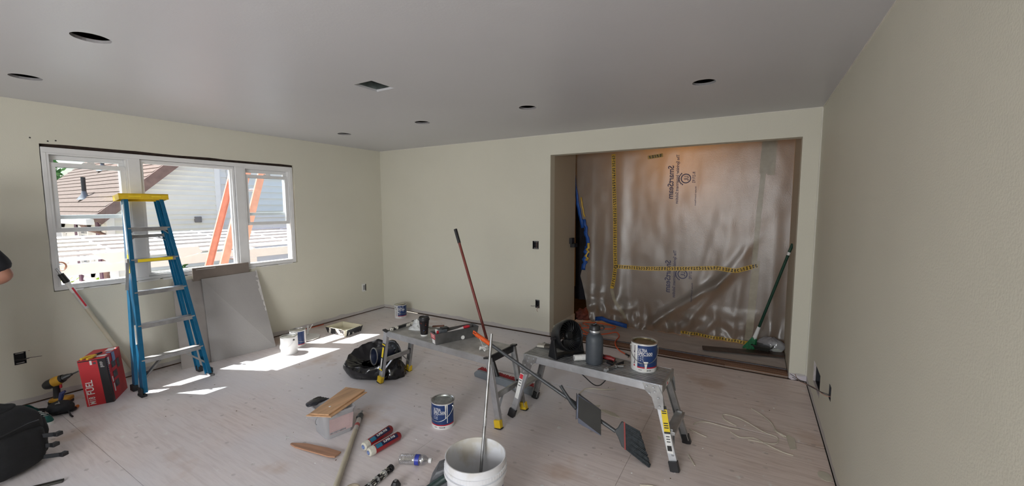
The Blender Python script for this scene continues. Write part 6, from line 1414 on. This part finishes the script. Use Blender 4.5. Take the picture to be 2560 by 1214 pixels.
# ------------------------------------------------------------------ person at the left edge, only the right elbow in view
def person():
    t = thing('person', 'person in black t-shirt at the left edge, bent right elbow showing', 'person', (-4.24, .20, 0))
    B = Vector((-4.24, .20, 0)); SK = M('skin', (.36, .17, .115), .5, var=.08, scale=12); SH = M('black_tshirt', (.010, .011, .016), .85, var=.25, scale=20, bump=.15); PT = M('work_trousers', (.05, .05, .055), .85, var=.15, scale=18); HR = M('dark_hair', (.02, .014, .010), .6, var=.3)
    def skin(name, verts, edges, radii, mat, parent, root=0, lvl=2):
        me = bpy.data.meshes.new(name); me.from_pydata([tuple(Vector(v) - B) for v in verts], edges, []); o = bpy.data.objects.new(name, me); COL.objects.link(o); o.parent = parent; me.materials.append(mat)
        m = o.modifiers.new('skin', 'SKIN'); m.use_smooth_shade = True
        for i, r in enumerate(radii): sv = me.skin_vertices[0].data[i]; sv.radius = (r, r) if not isinstance(r, tuple) else r; sv.use_root = (i == root)
        s_ = o.modifiers.new('sub', 'SUBSURF'); s_.levels = lvl; s_.render_levels = lvl
        return o
    # faces -x; right side is +y
    v = []; e = []; r = []
    def add(p, rad, par=None): v.append(p); r.append(rad); i = len(v) - 1; (e.append((par, i)) if par is not None else None); return i
    pel = add((-4.24, .20, .95), .13); wa = add((-4.245, .20, 1.12), .125, pel); chs = add((-4.24, .20, 1.30), .145, wa); nb_ = add((-4.23, .20, 1.46), .075, chs); nk = add((-4.245, .20, 1.54), .055, nb_); hd_ = add((-4.26, .20, 1.62), .080, nk); tp = add((-4.255, .20, 1.70), .078, hd_)
    def arm(sh, el, wr, s):
        a = add(sh, .062, chs); b = add(((sh[0] + el[0]) / 2, (sh[1] + el[1]) / 2, (sh[2] + el[2]) / 2), .052, a); c = add(el, .043, b); m_ = add(tuple(.55 * a_ + .45 * b_ for a_, b_ in zip(el, wr)), .041, c); w = add(wr, .028, m_)
        f = (Vector(wr) - Vector(el)).normalized(); sd = Vector((0, 0, 1)).cross(f).normalized() * s
        pm = add(tuple(Vector(wr) + f * .05), (.020, .034), w)
        for k in range(4):
            k0 = Vector(wr) + f * .09 + sd * (.028 - .019 * k); p1 = add(tuple(k0), .0095, pm); L = (.038, .042, .040, .032)[k]
            p2 = add(tuple(k0 + f * L + Vector((0, 0, -.012))), .0085, p1); add(tuple(k0 + f * L * 1.5 + Vector((0, 0, -.035))), .0075, p2)
        t1 = add(tuple(Vector(wr) + f * .035 + sd * -.04 + Vector((0, 0, .01))), .010, pm); add(tuple(Vector(wr) + f * .075 + sd * -.055), .009, t1)
    RS, RE, RW = (-4.15, .42, 1.415), (-4.058, .565, 1.160), (-4.31, .48, 1.10)
    LS, LE, LW = (-4.20, -.01, 1.415), (-4.18, -.12, 1.13), (-4.40, -.02, 1.08)
    arm(RS, RE, RW, -1); arm(LS, LE, LW, 1)
    for s in (-1, 1):
        h_ = add((-4.24, .20 + s * .095, .88), .092, pel); kn_ = add((-4.25, .20 + s * .11, .50), .060, h_); ca = add((-4.235, .20 + s * .112, .34), .056, kn_); an = add((-4.22, .20 + s * .115, .085), .038, ca); add((-4.35, .20 + s * .125, .040), (.034, .03), an)
    skin('body', v, e, r, SK, t)
    # shirt with short sleeves, trousers, shoes, hair and face as children
    sv = [(-4.24, .20, .85), (-4.245, .20, 1.12), (-4.24, .20, 1.32), (-4.235, .20, 1.475), RS, tuple(.42 * a + .58 * b for a, b in zip(RS, RE)), tuple(.06 * a + .94 * b for a, b in zip(RS, RE)), LS, tuple(.2 * a + .8 * b for a, b in zip(LS, LE))]
    skin('t_shirt', sv, [(0, 1), (1, 2), (2, 3), (2, 4), (4, 5), (5, 6), (2, 7), (7, 8)], [.215, .178, .170, .085, .082, .078, .080, .082, .078], SH, t, 1)
    pv = [(-4.24, .20, 1.02)] + [q for s in (-1, 1) for q in ((-4.24, .20 + s * .095, .86), (-4.25, .20 + s * .11, .50), (-4.225, .20 + s * .115, .12))]
    skin('trousers', pv, [(0, 1), (1, 2), (2, 3), (0, 4), (4, 5), (5, 6)], [.140, .125, .088, .075, .125, .088, .075], PT, t)
    for s in (-1, 1):
        def sh_(u, v_, s=s):
            th = 2 * PI * u; k = 1 - .5 * v_ ** 2; return (-.045 + .145 * math.cos(th) * k, s * .12 + .052 * math.sin(th) * k, .001 + .085 * v_)
        MB().grid(28, 8, sh_, True).obj('shoe', RUB, t, smooth=180)
    def hair(u, v_):
        th = 2 * PI * u; ph = PI / 2 * v_; return (-.012 + .098 * math.cos(ph) * math.cos(th) + .012, .088 * math.cos(ph) * math.sin(th), 1.665 + .125 * math.sin(ph) - (.07 if math.cos(th) > .1 else 0) * (1 - v_))
    MB().grid(32, 12, hair, True).obj('hair', HR, t, smooth=180)
    for s in (-1, 1):
        MB().lathe([(.001, -.010), (.008, -.006), (.010, 0), (.008, .006), (.001, .010)], 10, Matrix.Translation((-.098, s * .032, 1.648))).obj('eye', STK_W, t); blob('ear', SK, t, (-.005, s * .085, 1.63), (.02, .010, .032), 1, amp=.1, flat=0)
    blob('nose', SK, t, (-.108, 0, 1.612), (.018, .013, .022), 2, amp=.05, flat=0); MB().tube([(-.098, -.024, 1.568), (-.106, 0, 1.570), (-.098, .024, 1.568)], [.004, .006, .004]).obj('mouth', M('lip', (.30, .09, .08), .5), t)
person()
